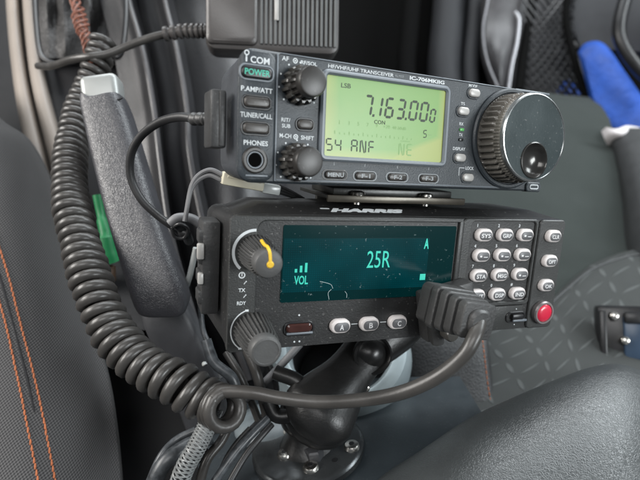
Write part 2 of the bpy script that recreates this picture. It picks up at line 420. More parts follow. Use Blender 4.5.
for cv_ in (curvA, curvB):
    bm = NB(); tube(bm, pix([(u - 1, v, d - .006) for u, v, d in cv_], 6), .0022, 8); wobj('ridge_highlight', bm, 'rim_grey', con)  # edge tubes in a paler grey, standing in for the ridge highlights
bm = NB(); bmesh.ops.create_uvsphere(bm, u_segments=32, v_segments=16, radius=1)
bmesh.ops.transform(bm, matrix=frame_at(P(268, 424, .31), cdir(-.14, .95, .28)) @ Matrix.Diagonal((.021, .021, .008, 1)), verts=bm.verts); wobj('lit_patch', bm, 'lit_patch_grey', con, 70)  # pale mound added for the strongly lit patch of console beside the plate
# console top plate under the mount
NM = frame_at(P(308, 447, .285), cdir(-.14, .95, .28), cdir(1, .12, 0))
bm = NB()
slab(bm, [[(-.075, .06, -.012), (-.03, .064, -.004), (.02, .066, -.002), (.05, .066, -.004), (.105, .06, -.008)],
          [(-.07, .02, -.010), (-.03, .02, -.003), (.02, .02, -.003), (.05, .02, -.003), (.105, .02, -.006)],
          [(-.06, -.02, -.012), (-.03, -.02, -.003), (.02, -.02, -.003), (.05, -.02, -.003), (.105, -.02, -.006)],
          [(-.06, -.05, -.014), (-.03, -.05, -.008), (.02, -.05, -.006), (.05, -.05, -.005), (.078, -.05, -.008)],
          [(-.05, -.09, -.03), (-.02, -.09, -.024), (.02, -.09, -.02), (.05, -.09, -.014), (.078, -.09, -.02)]], off=(0, 0, -.02), raw=True)
bmesh.ops.transform(bm, matrix=NM, verts=bm.verts)
wobj('top_plate', bm, 'console', con)
# cup holder: light ring with a dark well
CH = frame_at(P(340, 346, .335), cdir(-.05, .62, .78), cdir(1, .1, 0))
bm = NB(); lathe(bm, [(33, -12), (34, 0), (36, 3), (40, 4), (44, 2.5), (47, -4), (49, -14)], n=64, cap0=False, cap1=False)
bmesh.ops.transform(bm, matrix=CH, verts=bm.verts); wobj('cup_holder_ring', bm, 'cup_ring', con)
bm = NB(); lathe(bm, [(34, -2), (33, -14), (31, -50)], n=48, cap0=False)
bmesh.ops.transform(bm, matrix=CH, verts=bm.verts); wobj('cup_holder_well', bm, 'black', con)
# boot frame line + inner lip
fr = [(24, -40), (33, -20), (36, 20), (39, 48), (45, 60), (60, 64), (78, 60), (100, 54), (118, 57), (124, 40), (126, 0), (120, -40)]
bm = NB(); tube(bm, pix([(u, v, .42 - v * .0004) for u, v in fr], 5), .0022, 8); wobj('boot_frame', bm, 'black', con)

# shift boot: folded black leather
bm = NB()
rows = []
for i, v in enumerate((-50, -25, 0, 15, 30, 45, 58)):
    row = []
    for j in range(11):
        u = 37 + j * 8.4 + (i * .6)
        rdg = [0, -.010, .006, -.014, .004, .012, -.012, .006, .010, -.008, 0][j] * (1 - i / 6.5) + .003 * math.sin(i * 1.7 + j)
        row.append((u, v, .47 - v * .0004 + rdg - .02 * math.sin(j / 10 * math.pi) * (1 - i / 6)))
    rows.append(row)
slab(bm, rows, off=cdir(0, 0, -1) * .02, su=3, sv=3)
top(obj('shift_boot', bm, 'boot_leather'), 'folded black leather shifter boot inside a black frame, behind the orange wires', 'shifter boot')

# ================================================================== SEATS
def seat_d(v, z=.40):
    y = (240 - v) / FPX
    return (.75 - z) / (.643 - .766 * y)
ls = emp('car_seat', 'charcoal woven cloth seat side with a double row of orange stitching beside the coiled cord', 'seat', Matrix.Translation(P(20, 400, .5)), 'front car seats')
edge = [(-30, 80), (0, 118), (30, 140), (52, 180), (67, 225), (81, 275), (97, 330), (112, 390), (122, 470), (126, 560)]
def lseat_d(v): return .345 - (v - 100) * .00022
bm = NB(); rows = []
S_ = [0, .15, .3, .45, .6, .72, .82, .9, .96, 1.0]
for (u, v) in edge:
    d = lseat_d(v); r = []
    for s in S_:
        uu = -140 + (u + 140) * s
        r.append((uu, v - 14 * (1 - s), d + .05 * (s ** 5) + .02 * (1 - s) - .012 * math.sin(s * math.pi)))
    r.append((u - 3, v + 2, d + .09)); r.append((u - 14, v + 4, d + .16)); rows.append(r)
G = slab(bm, rows, off=cdir(-.6, 0, -1) * .03, su=3, sv=5)
def on_lseat(u, v):
    es = [(e[1], e[0]) for e in edge]
    for (v0, u0), (v1, u1) in zip(es, es[1:]):
        if v <= v1: break
    ue = u0 + (u1 - u0) * (v - v0) / (v1 - v0)
    s = (u + 140) / (ue + 140); return lseat_d(v + 14 * (1 - s)) + .05 * s ** 5 + .02 * (1 - s) - .012 * math.sin(s * math.pi)
from mathutils.bvhtree import BVHTree
def caster(b):
    t = BVHTree.FromBMesh(b); o = CM.translation.copy()
    def hit(u, v, lift=0.):
        d = (P(u, v, 1) - o).normalized(); h = t.ray_cast(o, d)
        return (h[0] - d * lift) if h[0] else None
    return hit
hit = caster(bm)
wobj('cushion', bm, 'seat_cloth', ls)
def stitches(pts, name, m, r, seglen, gap, parent, hit, lift=.0004, wob=0):
    path = []
    for q in crv([Vector((a, b, 0)) for a, b in pts], 24):
        h = hit(q.x, q.y, lift)
        if h: path.append(h)
    bm = NB(); acc = 0; cur = [path[0]]; n = 0; draw = True
    for a, b in zip(path, path[1:]):
        L_ = (b - a).length; k = 0.
        while k < L_:
            step = min((seglen if draw else gap) - acc, L_ - k); k += step; acc += step
            pnt = a.lerp(b, k / L_)
            if draw: cur.append(pnt)
            if acc >= (seglen if draw else gap) - 1e-9:
                if draw and len(cur) > 1:
                    c = cur if len(cur) > 2 else [cur[0], cur[0].lerp(cur[1], .5), cur[1]]
                    sd = (c[-1] - c[0]).cross(cdir(0, 0, 1)).normalized() * wob
                    pts3 = [c[0] - sd, c[len(c) // 2], c[-1] + sd]
                    tube(bm, pts3, [r * .6, r, r * .6], 6)
                draw = not draw; acc = 0; cur = [pnt]
    return wobj(name, bm, m, parent)
stitches([(-6, 232), (8, 275), (19, 318), (30, 360), (42, 412), (56, 486)], 'stitching', 'stitch', .00062, .0030, .0003, ls, hit, wob=.0004)
stitches([(-6, 285), (5, 322), (20, 390), (28, 430), (39, 486)], 'stitching', 'stitch', .00062, .0030, .0003, ls, hit, wob=.0004)
stitches([(-6, 258), (6, 298), (25, 370), (36, 420), (47, 486)], 'seam', 'seam', .0008, .05, .00001, ls, hit, lift=.0)

rs = emp('car_seat', 'green grey cloth passenger seat with a tread patterned lower panel behind the radios', 'seat', Matrix.Translation(P(560, 250, .8)), 'front car seats')
bm = NB()
rows = []
for v, ul, ur in ((92, 400, 590), (108, 396, 606), (130, 392, 615), (160, 390, 622), (200, 390, 626), (240, 392, 630), (262, 392, 632), (300, 394, 640), (340, 398, 650)):
    d = seat_d(v); k = {92: .06, 108: .012}.get(v, 0)
    rows.append([(ul + (ur - ul) * s, v + (0 if s < .6 else (s - .6) * 10), d + k + .008 * math.sin(s * 3) + .006 * math.sin(v * .045 + s * 4)) for s in (0, .2, .4, .6, .8, 1)])
slab(bm, rows, off=(0, 0, -.12), su=6, sv=6, fn=lambda p, a, b_: p + Vector((0, 0, .004 * noise.noise(p * 14) + .0022 * noise.noise(p * 38))))
wobj('cushion', bm, 'seat_plain', rs)
bm = NB(); bnd = [(460, 330), (500, 322), (540, 309), (563, 290), (590, 268), (617, 257), (640, 252), (700, 250)]
rows = []
for f in (-.04, 0, .15, .35, .6, .8, 1.0):
    r = []
    for (u, v) in bnd:
        vv = v + (450 - v) * max(f, 0) + (3 if f < 0 else 0)
        if f < 0: vv = v - 3
        z = .425 if f >= 0 else .395
        if f == 0: z = .418
        r.append((u - 20 * max(f, 0), vv, seat_d(vv, z) if f >= 0 else seat_d(vv, z)))
    rows.append(r)
slab(bm, rows, off=(0, 0, -.05), su=4, sv=4)
hit2 = caster(bm)
wobj('tread_panel', bm, 'seat_tread', rs)
bm = NB(); tube(bm, [h for h in (hit2(u, v + 2.5, .001) for u, v in ((p.x, p.y) for p in crv([Vector((a, b_, 0)) for a, b_ in bnd], 6))) if h], .0013, 8); wobj('piping', bm, 'seat_side', rs)
# right bolster
bm = NB(); rows = []
for v, ul in ((128, 606), (140, 611), (160, 617), (200, 625), (240, 629), (262, 631)):
    d = seat_d(v, .41)
    rows.append([(ul - 2, v, d + .02), (ul + 4, v, d - .004), (ul + 22, v, d - .03), (ul + 50, v, d - .03), (ul + 90, v, d + .03)])
slab(bm, rows, off=(0, 0, -.1), su=4, sv=4)
wobj('bolster', bm, 'seat_side', rs)
# near side panel of that seat
bm = NB(); rows = []
for v, ul, ur, d in ((318, 380, 484, .40), (345, 396, 487, .385), (380, 404, 491, .372), (410, 410, 495, .362), (450, 416, 500, .352)):
    rows.append([(ul - 6, v, d + .06), (ul, v, d + .02), (ul + (ur - ul) * .35, v, d + .004), (ul + (ur - ul) * .7, v, d), (ur - 2, v, d + .002), (ur + 2, v, d + .012)])
slab(bm, rows, off=cdir(.2, 0, -1) * .03, su=4, sv=4)
hit3 = caster(bm)
wobj('side_panel', bm, 'seat_side', rs)
stitches([(482, 335), (485, 360), (488, 385), (492, 408)], 'stitching', 'stitch', .0004, .003, .001, rs, hit3)

# armrest
bm = NB(); sil = [(330, 535), (375, 482), (420, 451), (468, 419), (510, 399), (550, 382), (588, 368), (618, 364), (642, 371), (665, 382), (720, 410)]
rows = []
for (dv, dd) in ((16, .07), (5, .032), (0, .016), (2, .006), (10, -.004), (26, -.016), (50, -.028), (90, -.042), (150, -.056), (240, -.066)):
    rows.append([(u + (dv * .12 if dv > 8 else 0), v + dv, .238 + (u - 330) * .00014 + dd) for u, v in sil])
slab(bm, rows, off=(0, 0, -.02), su=4, sv=4)
top(obj('armrest', bm, 'arm_leather', smooth=60), 'black grained leather armrest in the foreground below the radios', 'armrest')

# ================================================================== DOOR SIDE
dr = emp('car_door', 'dark door lining with silver grab trim and mesh speaker grille beyond the passenger seat', 'car door', Matrix.Translation(P(540, 60, 1.1)))
bm = NB()
slab(bm, [[(330, -80, 1.25), (430, -80, 1.22), (520, -80, 1.18), (600, -80, 1.1), (720, -80, 1.0)],
          [(330, 40, 1.2), (430, 40, 1.18), (520, 40, 1.14), (600, 40, 1.06), (720, 40, .96)],
          [(330, 150, 1.15), (430, 150, 1.12), (520, 150, 1.08), (600, 150, 1.02), (720, 150, .92)]], off=cdir(0, 0, -1) * .05)
wobj('lining', bm, 'door_dark', dr)
bm = NB()
slab(bm, [[(486, -30, 1.03), (500, -30, 1.02), (530, -30, 1.02)], [(486, 20, 1.03), (498, 20, 1.02), (517, 22, 1.02)], [(486, 50, 1.02), (498, 50, 1.0), (513, 50, 1.01)],
          [(494, 80, 1.02), (500, 80, 1.0), (509, 80, 1.01)], [(500, 110, 1.03), (504, 110, 1.02), (508, 110, 1.03)]], off=cdir(0, 0, -1) * .03)
wobj('pull_panel', bm, 'rim_grey', dr)
for pts, rad in (([(492, -30), (488, 0), (483, 30), (487, 60), (498, 88), (506, 110)], .0022), ([(515, 12), (519, 20), (517, 42), (512, 65), (508, 92)], .0034)):
    bm = NB(); tube(bm, pix([(u, v, .975) for u, v in pts], 6), rad, 8); wobj('silver_trim', bm, 'door_silver', dr)
# dark vertical folds in the footwell
for u, rad in ((410, .02), (448, .035), (474, .018)):
    bm = NB(); tube(bm, pix([(u + 6, -60, 1.12), (u, 20, 1.1), (u - 4, 70, 1.08), (u, 130, 1.06)], 6), rad, 16); wobj('lining_fold', bm, 'door' if u > 430 else 'door_dark', dr)
# speaker grille: a woven lattice panel with holes
bm = NB()
GR = [((524, 0), (585, -10)), ((519, 40), (580, 40)), ((514, 80), (590, 100)), ((516, 118), (596, 124))]
def gp(s, t, d=1.0):
    k = s * 3; i = min(int(k), 2); f = k - i
    a0, b0 = GR[i]; a1, b1 = GR[i + 1]
    a = (a0[0] + (a1[0] - a0[0]) * f, a0[1] + (a1[1] - a0[1]) * f); b = (b0[0] + (b1[0] - b0[0]) * f, b0[1] + (b1[1] - b0[1]) * f)
    return P(a[0] + (b[0] - a[0]) * t, a[1] + (b[1] - a[1]) * t, d - .02 * math.sin(t * 3.1))
nn = 9
for q in range(-nn, nn + 1):
    for sg in (1, -1):
        pts = []
        for k in range(13):
            s = k / 12; t = (q / nn * 1.0 + s * 1.6 * sg) if sg > 0 else (q / nn + 1 - s * 1.6 + .6)
            if 0 <= t <= 1: pts.append(gp(s, t))
        if len(pts) > 1: tube(bm, pts, .0032, 5)
wobj('speaker_grille', bm, 'black', dr)
bm = NB(); slab(bm, [[(518, -10, 1.05), (550, -10, 1.05), (590, -10, 1.05)], [(514, 50, 1.05), (548, 50, 1.05), (590, 50, 1.05)], [(512, 125, 1.05), (550, 125, 1.05), (600, 125, 1.05)]], off=cdir(0, 0, -1) * .01)
wobj('grille_backing', bm, 'grille_grey', dr)
bm = NB(); tube(bm, pix([(575, -30, .98), (566, 10, .98), (572, 50, .97), (584, 90, .96), (600, 124, .95)], 6), .007, 10); wobj('grille_rim', bm, 'door_dark', dr)
bm = NB(); tube(bm, pix([(536, -30, 1.0), (531, 10, 1.0), (524, 50, .99), (519, 90, .98)], 6), .009, 10); wobj('grille_rim', bm, 'door_dark', dr)
bm = NB(); slab(bm, [[(572, -40, 1.0), (610, -40, .98), (660, -40, .95)], [(570, 10, .99), (605, 10, .97), (650, 10, .93)], [(580, 48, .99), (615, 50, .97), (650, 52, .93)]], off=cdir(0, 0, -1) * .02); wobj('upper_panel', bm, 'door', dr)
bm = NB(); tube(bm, pix([(640, -40, .86), (625, 0, .86), (619, 30, .86), (625, 50, .86), (642, 72, .86), (665, 90, .86)], 8), .011, 12); wobj('storage_rim', bm, 'black', dr)

bm = NB()
bl = [(578, 52), (584, 44), (594, 41), (603, 43), (612, 52), (624, 70), (645, 100), (665, 125), (660, 150), (620, 150), (600, 128), (590, 100)]
cx = sum(p[0] for p in bl) / len(bl); cy = sum(p[1] for p in bl) / len(bl)
ring = crv([Vector((a, b, 0)) for a, b in bl + [bl[0]]], 5)[:-1]
loft(bm, [[P(cx + (p.x - cx) * k, cy + (p.y - cy) * k, d) for p in ring] for k, d in ((.96, .95), (1, .93), (.97, .915), (.85, .905), (.5, .9), (.1, .9))])
top(obj('storage_pouch', bm, 'blue', smooth=60), 'bright blue cloth pouch tucked between the passenger seat and the door', 'pouch')
bm = NB()
bl = [(552, 95), (562, 80), (575, 84), (590, 100), (596, 118), (560, 122)]
cx = sum(p[0] for p in bl) / len(bl); cy = sum(p[1] for p in bl) / len(bl); ring = crv([Vector((a, b, 0)) for a, b in bl + [bl[0]]], 5)[:-1]
loft(bm, [[P(cx + (p.x - cx) * k, cy + (p.y - cy) * k, d) for p in ring] for k, d in ((.96, 1.045), (1, 1.035), (.85, 1.03), (.3, 1.025))])
top(obj('blue_bag', bm, 'blue', smooth=60), 'blue bag showing dimly through the mesh speaker grille', 'bag')
bm = NB(); rows = []
for i in range(4):
    rows.append([(606 + j * 10 + i * 3, 127 + i * 6 + 2 * math.sin(j * 2 + i), .70 - .012 * math.sin(j * 1.3) - .008 * math.sin(i * 1.4)) for j in range(6)])
slab(bm, rows, off=cdir(0, -.3, -1) * .012)
top(obj('cloth', bm, 'white_cloth', smooth=60), 'small crumpled white cloth at the seat edge below the blue pouch', 'cloth')

# seat buckle bracket on the right
BK = frame_at(P(622, 340, .40), cdir(-.30, .1, .95), cdir(1, 0, .2))
bk = emp('seat_bracket', 'black bracket with chrome screws and a blue insert at the right edge beside the seat', 'bracket', BK)
bm = NB(); box(bm, (4, 0, -8), (42, 54, 16), 3); obj('body', bm, 'black', bk)
bm = NB(); box(bm, (-14, 0, 2), (5, 46, 7), 1.2); obj('rim', bm, 'black', bk)
bm = NB(); box(bm, (11, 2, 0), (20, 34, 5), 2); obj('insert', bm, mat('insert_blue', (.035, .06, .10), .3), bk)
bm = NB(); box(bm, (8, 18, 4), (14, 9, 6), 2); obj('clip', bm, 'black', bk)
for y in (19, 0, -21):
    bm = NB(); lathe(bm, [(3.6, 0), (3.6, 4.5), (3.0, 6.2), (1.6, 7)], -6 if y else 1, y, 20); obj('screw', bm, 'steel', bk)

# ================================================================== HANDBRAKE
hb = emp('parking_brake', 'black leather parking brake lever with a silver button, inside the coiled cord', 'parking brake', Matrix.Translation(P(190, 360, .34)))
def ribbon(cs, name, m, parent, n=20, pw=2.6, sm=50):
    """superelliptic bar through centre points (u, v, d, halfwidth px, halfthick m)"""
    bm = NB(); c = crv([P(u, v, d) for u, v, d, *_ in cs], 8); hw = []; ht = []
    q = crv([Vector((a[3] * a[2] / FPX, a[4], 0)) for a in cs], 8)
    rings = []; view = cdir(0, 0, 1)
    for i, p in enumerate(c):
        t = (c[min(i + 1, len(c) - 1)] - c[max(i - 1, 0)]).normalized(); nrm = (view - t * view.dot(t)).normalized(); s = t.cross(nrm)
        r = []
        for k in range(n):
            a = 2 * math.pi * k / n; ca, sa = math.cos(a), math.sin(a)
            r.append(p + s * q[i].x * math.copysign(abs(ca) ** (2 / pw), ca) + nrm * q[i].y * math.copysign(abs(sa) ** (2 / pw), sa))
        rings.append(r)
    loft(bm, rings)
    return wobj(name, bm, m, parent, sm)
ribbon([(103.5, 99.5, .305, 18.6, .0100), (104, 103, .305, 19.8, .0114), (110, 122, .304, 21.8, .0115), (121.5, 165, .300, 23.5, .0115), (134, 210, .296, 24.5, .0118), (147, 252, .292, 25.2, .0118), (157, 282, .290, 26, .0118), (162, 296, .290, 26, .0116), (165, 305, .290, 24.5, .0105), (166, 309, .291, 19, .008)], 'grip', 'brake_leather', hb, 40, 3.8)
bm = NB(); box(bm, (0, 0, 0), (22.5, 20, 17), 4, seg=4)
bmesh.ops.transform(bm, matrix=frame_at(P(103.5, 94, .307), cdir(.05, .1, 1), cdir(1, .17, 0)), verts=bm.verts); wobj('release_button', bm, 'chrome', hb, 60)
bm = NB(); tube(bm, [P(102.5 + 19.5 * math.cos(t), 101 - 3.4 * math.cos(t) + 2.4 * math.sin(t), .2945 + .002 * abs(math.cos(t))) for t in [math.pi * k / 12 for k in range(13)]], .0007, 6); wobj('collar', bm, 'black', hb)
ribbon([(158, 290, .31, 20, .008), (170, 320, .31, 24, .009), (184, 350, .315, 24, .009), (205, 400, .325, 26, .009), (225, 450, .335, 28, .009)], 'lever', 'plastic_grey', hb, 24, 4)
# leather seam down the grip
bm = NB(); tube(bm, [p + cdir(0, 0, 1) * .0108 for p in pix([(93, 106, .306), (99, 128, .305), (109, 170, .302), (121, 215, .299), (133, 258, .296), (142, 288, .294)], 8)], .0007, 6)
wobj('seam', bm, 'brake_leather', hb)
# green thing on the floor behind brake
bm = NB()
tube(bm, pix([(97, 195, .36), (101, 215, .36), (105, 232, .355), (108, 250, .355), (112, 262, .357)], 6), [.003] * 8 + [.004] * 6 + [.0058] * 6 + [.006] * 5, 14)
top(obj('seat_belt_tab', bm, 'green_plastic'), 'bright green plastic tab in the gap between coiled cord and brake lever', 'tab')
bm = NB(); g4 = frame_at(P(104, 274, .36), cdir(0, .2, 1), cdir(1, .1, 0)); box(bm, (0, 0, 0), (16, 12, 6), 1.5); box(bm, (2, 0, 3.4), (6, 5, 3), .8)
bmesh.ops.transform(bm, matrix=g4, verts=bm.verts)
top(obj('floor_bracket', bm, mat('brown_plastic', (.06, .035, .02), .5)), 'small brown bracket below the green tab beside the brake lever', 'bracket')

# ================================================================== RADIOS
def loc(u, v, z, mw):
    """local mm on the plane z (mm) of frame mw under pixel u, v"""
    inv = mw.inverted(); o = inv @ CM.translation; d = (inv @ P(u, v, 1)) - o
    s = (z * MMX - o.z) / d.z; return (o + d * s) / MMX

# ---- transceiver (upper)
ic = emp('amateur_radio', 'upper radio with green lcd and large round tuning dial', 'radio', IC)
bm = NB()
stack(bm, [(158, 43, 8, -34), (164, 48, 8, -30), (166, 50.4, 7.5, -8), (165, 50.2, 7, -2.2)], n=6)
obj('case', bm, 'icom_side', ic)
bm = NB()
stack(bm, [(165, 50.2, 7, -2.2), (167, 50.8, 6.5, -1.6), (167, 50.8, 6, -.9), (165, 49, 5, 0)], n=6)
obj('front_panel', bm, 'icom_case', ic)
bm = NB()  # raised left module
stack(bm, [(14.4, 49.6, 5, -.5), (14.4, 49.4, 4.5, .7), (12.8, 47.8, 4, 1.3)], -76, 0, n=5)
obj('left_module', bm, 'icom_case', ic)
bm = NB(); box(bm, (-68.2, 0, .3), (.7, 49, .9), .2); box(bm, (6, 24.9, .0), (146, .5, .8), .15); box(bm, (-76, -22.6, 1.3), (9, .7, .3), .1)
box(bm, (-5, -23.9, .0), (125, .6, .5), .15)
obj('edge_line', bm, 'edge_line', ic)
# lcd
bm = NB(); frame(bm, (-16, 3, 66.6, 37, 3.2), (-16, 3, 61.6, 32.6, 1), -.3, 1.9, 0, .8); obj('display_bezel', bm, 'bezel', ic)
lcd = bpy.data.materials.new('lcd_panel'); lcd.use_nodes = True; nt = lcd.node_tree; N = nt.nodes; L = nt.links; b = N['Principled BSDF']
tc = N.new('ShaderNodeTexCoord'); sp = N.new('ShaderNodeSeparateXYZ'); L.new(tc.outputs['Generated'], sp.inputs[0])
def nmath(op, a, bb=None, clamp=False):
    n = N.new('ShaderNodeMath'); n.operation = op; n.use_clamp = clamp
    for i, x in enumerate((a, bb)):
        if x is None: continue
        if isinstance(x, (int, float)): n.inputs[i].default_value = x
        else: L.new(x, n.inputs[i])
    return n.outputs[0]
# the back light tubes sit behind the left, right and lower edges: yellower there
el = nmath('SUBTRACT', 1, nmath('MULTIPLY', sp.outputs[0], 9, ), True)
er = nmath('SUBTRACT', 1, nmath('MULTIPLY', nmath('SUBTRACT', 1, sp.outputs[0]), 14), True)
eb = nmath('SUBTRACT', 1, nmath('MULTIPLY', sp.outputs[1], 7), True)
dg = nmath('MULTIPLY', nmath('SUBTRACT', nmath('SUBTRACT', nmath('MULTIPLY', sp.outputs[0], .72), sp.outputs[1]), .30), 12, True)  # reflection painted into the glow: yellow below a diagonal at lower right
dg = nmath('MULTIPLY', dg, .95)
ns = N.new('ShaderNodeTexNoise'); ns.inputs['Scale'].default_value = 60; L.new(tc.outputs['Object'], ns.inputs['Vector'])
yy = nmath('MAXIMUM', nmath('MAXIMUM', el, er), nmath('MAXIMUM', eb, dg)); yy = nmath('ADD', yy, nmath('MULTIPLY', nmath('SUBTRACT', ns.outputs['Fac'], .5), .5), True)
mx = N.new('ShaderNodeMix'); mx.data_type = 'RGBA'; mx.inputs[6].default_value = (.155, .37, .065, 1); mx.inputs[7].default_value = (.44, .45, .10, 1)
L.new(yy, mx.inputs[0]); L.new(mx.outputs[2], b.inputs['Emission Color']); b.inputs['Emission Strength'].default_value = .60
b.inputs['Base Color'].default_value = (.10, .16, .06, 1); b.inputs['Roughness'].default_value = .35
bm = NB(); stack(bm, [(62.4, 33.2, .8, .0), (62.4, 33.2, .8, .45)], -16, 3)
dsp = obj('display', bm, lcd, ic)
# seven-segment figures
SEG = {'0': 'abcdef', '1': 'bc', '2': 'abged', '3': 'abgcd', '4': 'fgbc', '5': 'afgcd', '6': 'afgcde', '7': 'abc', '8': 'abcdefg', '9': 'abcdfg', 'A': 'abcefg', 'F': 'aefg', 'S': 'afgcd', 'E': 'adefg'}
def seg(bm, ch, x, y, w_, h_, t, z=.5, sl=.13, mi=0):
    def q(pts):
        f = bm.faces.new([bm.verts.new(Vector((x + a + b_ * sl, y + b_, z)) * MMX) for a, b_ in pts]); f.material_index = mi
    g_ = t * .18; H = h_ / 2
    def hor(yc): q([(t * .6 + g_, yc), (t + g_, yc + t / 2), (w_ - t - g_, yc + t / 2), (w_ - t * .6 - g_, yc), (w_ - t - g_, yc - t / 2), (t + g_, yc - t / 2)])
    def ver(xc, y0, y1): q([(xc, y0 + g_), (xc + t / 2, y0 + t * .5 + g_), (xc + t / 2, y1 - t * .5 - g_), (xc, y1 - g_), (xc - t / 2, y1 - t * .5 - g_), (xc - t / 2, y0 + t * .5 + g_)])
    D = {'a': lambda: hor(h_ - t / 2), 'g': lambda: hor(H), 'd': lambda: hor(t / 2), 'f': lambda: ver(t / 2, H, h_ - t * .3), 'b': lambda: ver(w_ - t / 2, H, h_ - t * .3),
         'e': lambda: ver(t / 2, t * .3, H), 'c': lambda: ver(w_ - t / 2, t * .3, H)}
    if ch == '.': q([(0, 0), (t, 0), (t, t), (0, t)]); return
    if ch == 'N':
        ver(t / 2, 0, h_); ver(w_ - t / 2, 0, h_); q([(t, h_), (t * 1.9, h_), (w_ - t, 0), (w_ - t * 1.9, 0)]); return
    for c_ in SEG[ch]: D[c_]()
bm = NB()
x = -29.4
for ch in '7.163.00':
    if ch == '.': seg(bm, '.', x - .75, 4.4, 1, 1, 1.1); x += .9; continue
    if ch == '1': seg(bm, '1', x - 1.2, 4.4, 4.0, 9.0, 1.1); x += 4.2; continue
    seg(bm, ch, x, 4.4, 4.7, 9.0, 1.1); x += 5.95
seg(bm, '0', x - .2, 4.4, 3.4, 6.4, .9)
for k, ch in enumerate('54'): seg(bm, ch, -46 + k * 4.2, -11.2, 3.2, 5.2, .6, sl=0)
for k, ch in enumerate('ANF'): seg(bm, ch, -34.0 + k * 4.3, -11.2, 3.3, 5.4, .65, sl=0)
seg(bm, 'S', 3.2, -2.6, 2.2, 3.6, .45)
text(bm, 'LSB', -37.6, 15.9, 4.6, 1.9, .5, bold=.01)
text(bm, 'CON', -20.2, 2.4, 5.6, 1.7, .5, bold=.01)
obj('display_figures', bm, 'lcd_ink', dsp, 0)
bm = NB()
for k, s in enumerate('13579'): text(bm, s, -40 + k * 4.6, .9, None, 1.5, .5)
text(bm, '+20', -16.5, .8, 3.4, 1.3, .5); text(bm, '40 60dB', -9.8, .7, 7.4, 1.3, .5)
for k in range(18): box(bm, (-42 + k * 2.3, -4.0 + (.3 if k % 3 else .6), .5), (.35, .8 if k % 3 else 1.4, .02), 0)
box(bm, (-6, -4.8, .5), (5, .3, .02), 0); box(bm, (7.5, -1.0, .5), (2, .4, .02), 0)
for k, ch in enumerate('NE'): seg(bm, ch, -9.6 + k * 4.4, -11.2, 3.3, 5.4, .6, sl=0)
obj('display_scale', bm, 'lcd_faint', dsp, 0)
# printed lettering
bm = NB()
text(bm, 'COM', -75.6, 20.8, 7.6, 2.5, 1.35, bold=.02); text(bm, 'i', -81.0, 21.0, .7, 2.5, 1.35, bold=.03)
frame(bm, (-80.9, 23.0, 2.0, 2.0, 1), (-80.9, 23.0, 1.2, 1.2, .6), 1.3, 1.4, 0, .02)
text(bm, 'P.AMP/ATT', -76.6, 9.9, 12.6, 1.9, 1.35, bold=.015); text(bm, 'TUNER/CALL', -76.6, .3, 12.8, 1.9, 1.35, bold=.015)
text(bm, 'PHONES', -76.6, -10.1, 9.8, 1.9, 1.35, bold=.015)
text(bm, 'AF', -64.8, 23.2, 2.9, 1.7, .05, bold=.015); text(bm, 'RF/SQL', -54.6, 22.6, 7.2, 1.7, .05, bold=.015)
frame(bm, (-60.6, 22.9, 2.1, 2.1, 1.05), (-60.6, 22.9, 1.3, 1.3, .65), 0, .1, 0, .02); lathe(bm, [(.35, 0), (.35, .1)], -60.6, 22.9, 10)
text(bm, 'RIT/', -63.9, -.2, 3.8, 1.5, .05, bold=.01); text(bm, 'SUB', -63.7, -2.5, 3.6, 1.5, .05, bold=.01)
text(bm, 'M-CH', -63.9, -6.4, 5, 1.7, .05, bold=.015); text(bm, 'SHIFT', -54.2, -6.6, 5.8, 1.7, .05, bold=.015)
frame(bm, (-59.4, -6.5, 2.1, 2.1, 1.05), (-59.4, -6.5, 1.3, 1.3, .65), 0, .1, 0, .02); lathe(bm, [(.35, 0), (.35, .1)], -59.4, -6.5, 10)
text(bm, 'HF/VHF/UHF TRANSCEIVER', -30.0, 22.9, 32, 1.5, .05, bold=.01)
text(bm, 'IC-706MKIIG', 4.4, 23.0, 19.5, 1.7, .05, bold=.03)
text(bm, 'MODE', 31.4, 23.5, 5.2, 1.4, .05, bold=.01); text(bm, 'TS', 25.9, 14.7, 2.4, 1.5, .05, bold=.01)
text(bm, 'RX', 25.9, 5.4, 2.4, 1.4, .05, bold=.01); text(bm, 'TX', 26.0, .3, 2.2, 1.4, .05, bold=.01)
text(bm, 'DISPLAY', 25.6, -6.3, 7.6, 1.5, .05, bold=.015); text(bm, 'LOCK', 33.0, -15.2, 5.2, 1.6, .05, bold=.015)
box(bm, (28, -15.2, .05), (3.2, .3, .06), 0); box(bm, (26.5, -17.0, .05), (.3, 3.8, .06), 0)
for cx, cy in ((-58.4, 13.6), (-58.8, -16.7)):
    for k in range(9):
        a = R(90 + (k - 4) * 33); lathe(bm, [(.38, 0), (.38, .08)], cx + 8.9 * math.cos(a), cy + 8.9 * math.sin(a), 8)
obj('printed_lettering', bm, 'print', ic, 0)
bm = NB()
text(bm, 'ALL MODE', -10.9, 23.0, 4.6, 1.0, .05); obj('printed_note', bm, 'print_dim', ic, 0); bm = NB()
for k, xx in enumerate((-41.5, -26.3, -9.3, 8.2)): box(bm, (xx, -16.4, .03), (.3, 1.3, .04), 0)
obj('printed_marks', bm, 'print_dim', ic, 0)
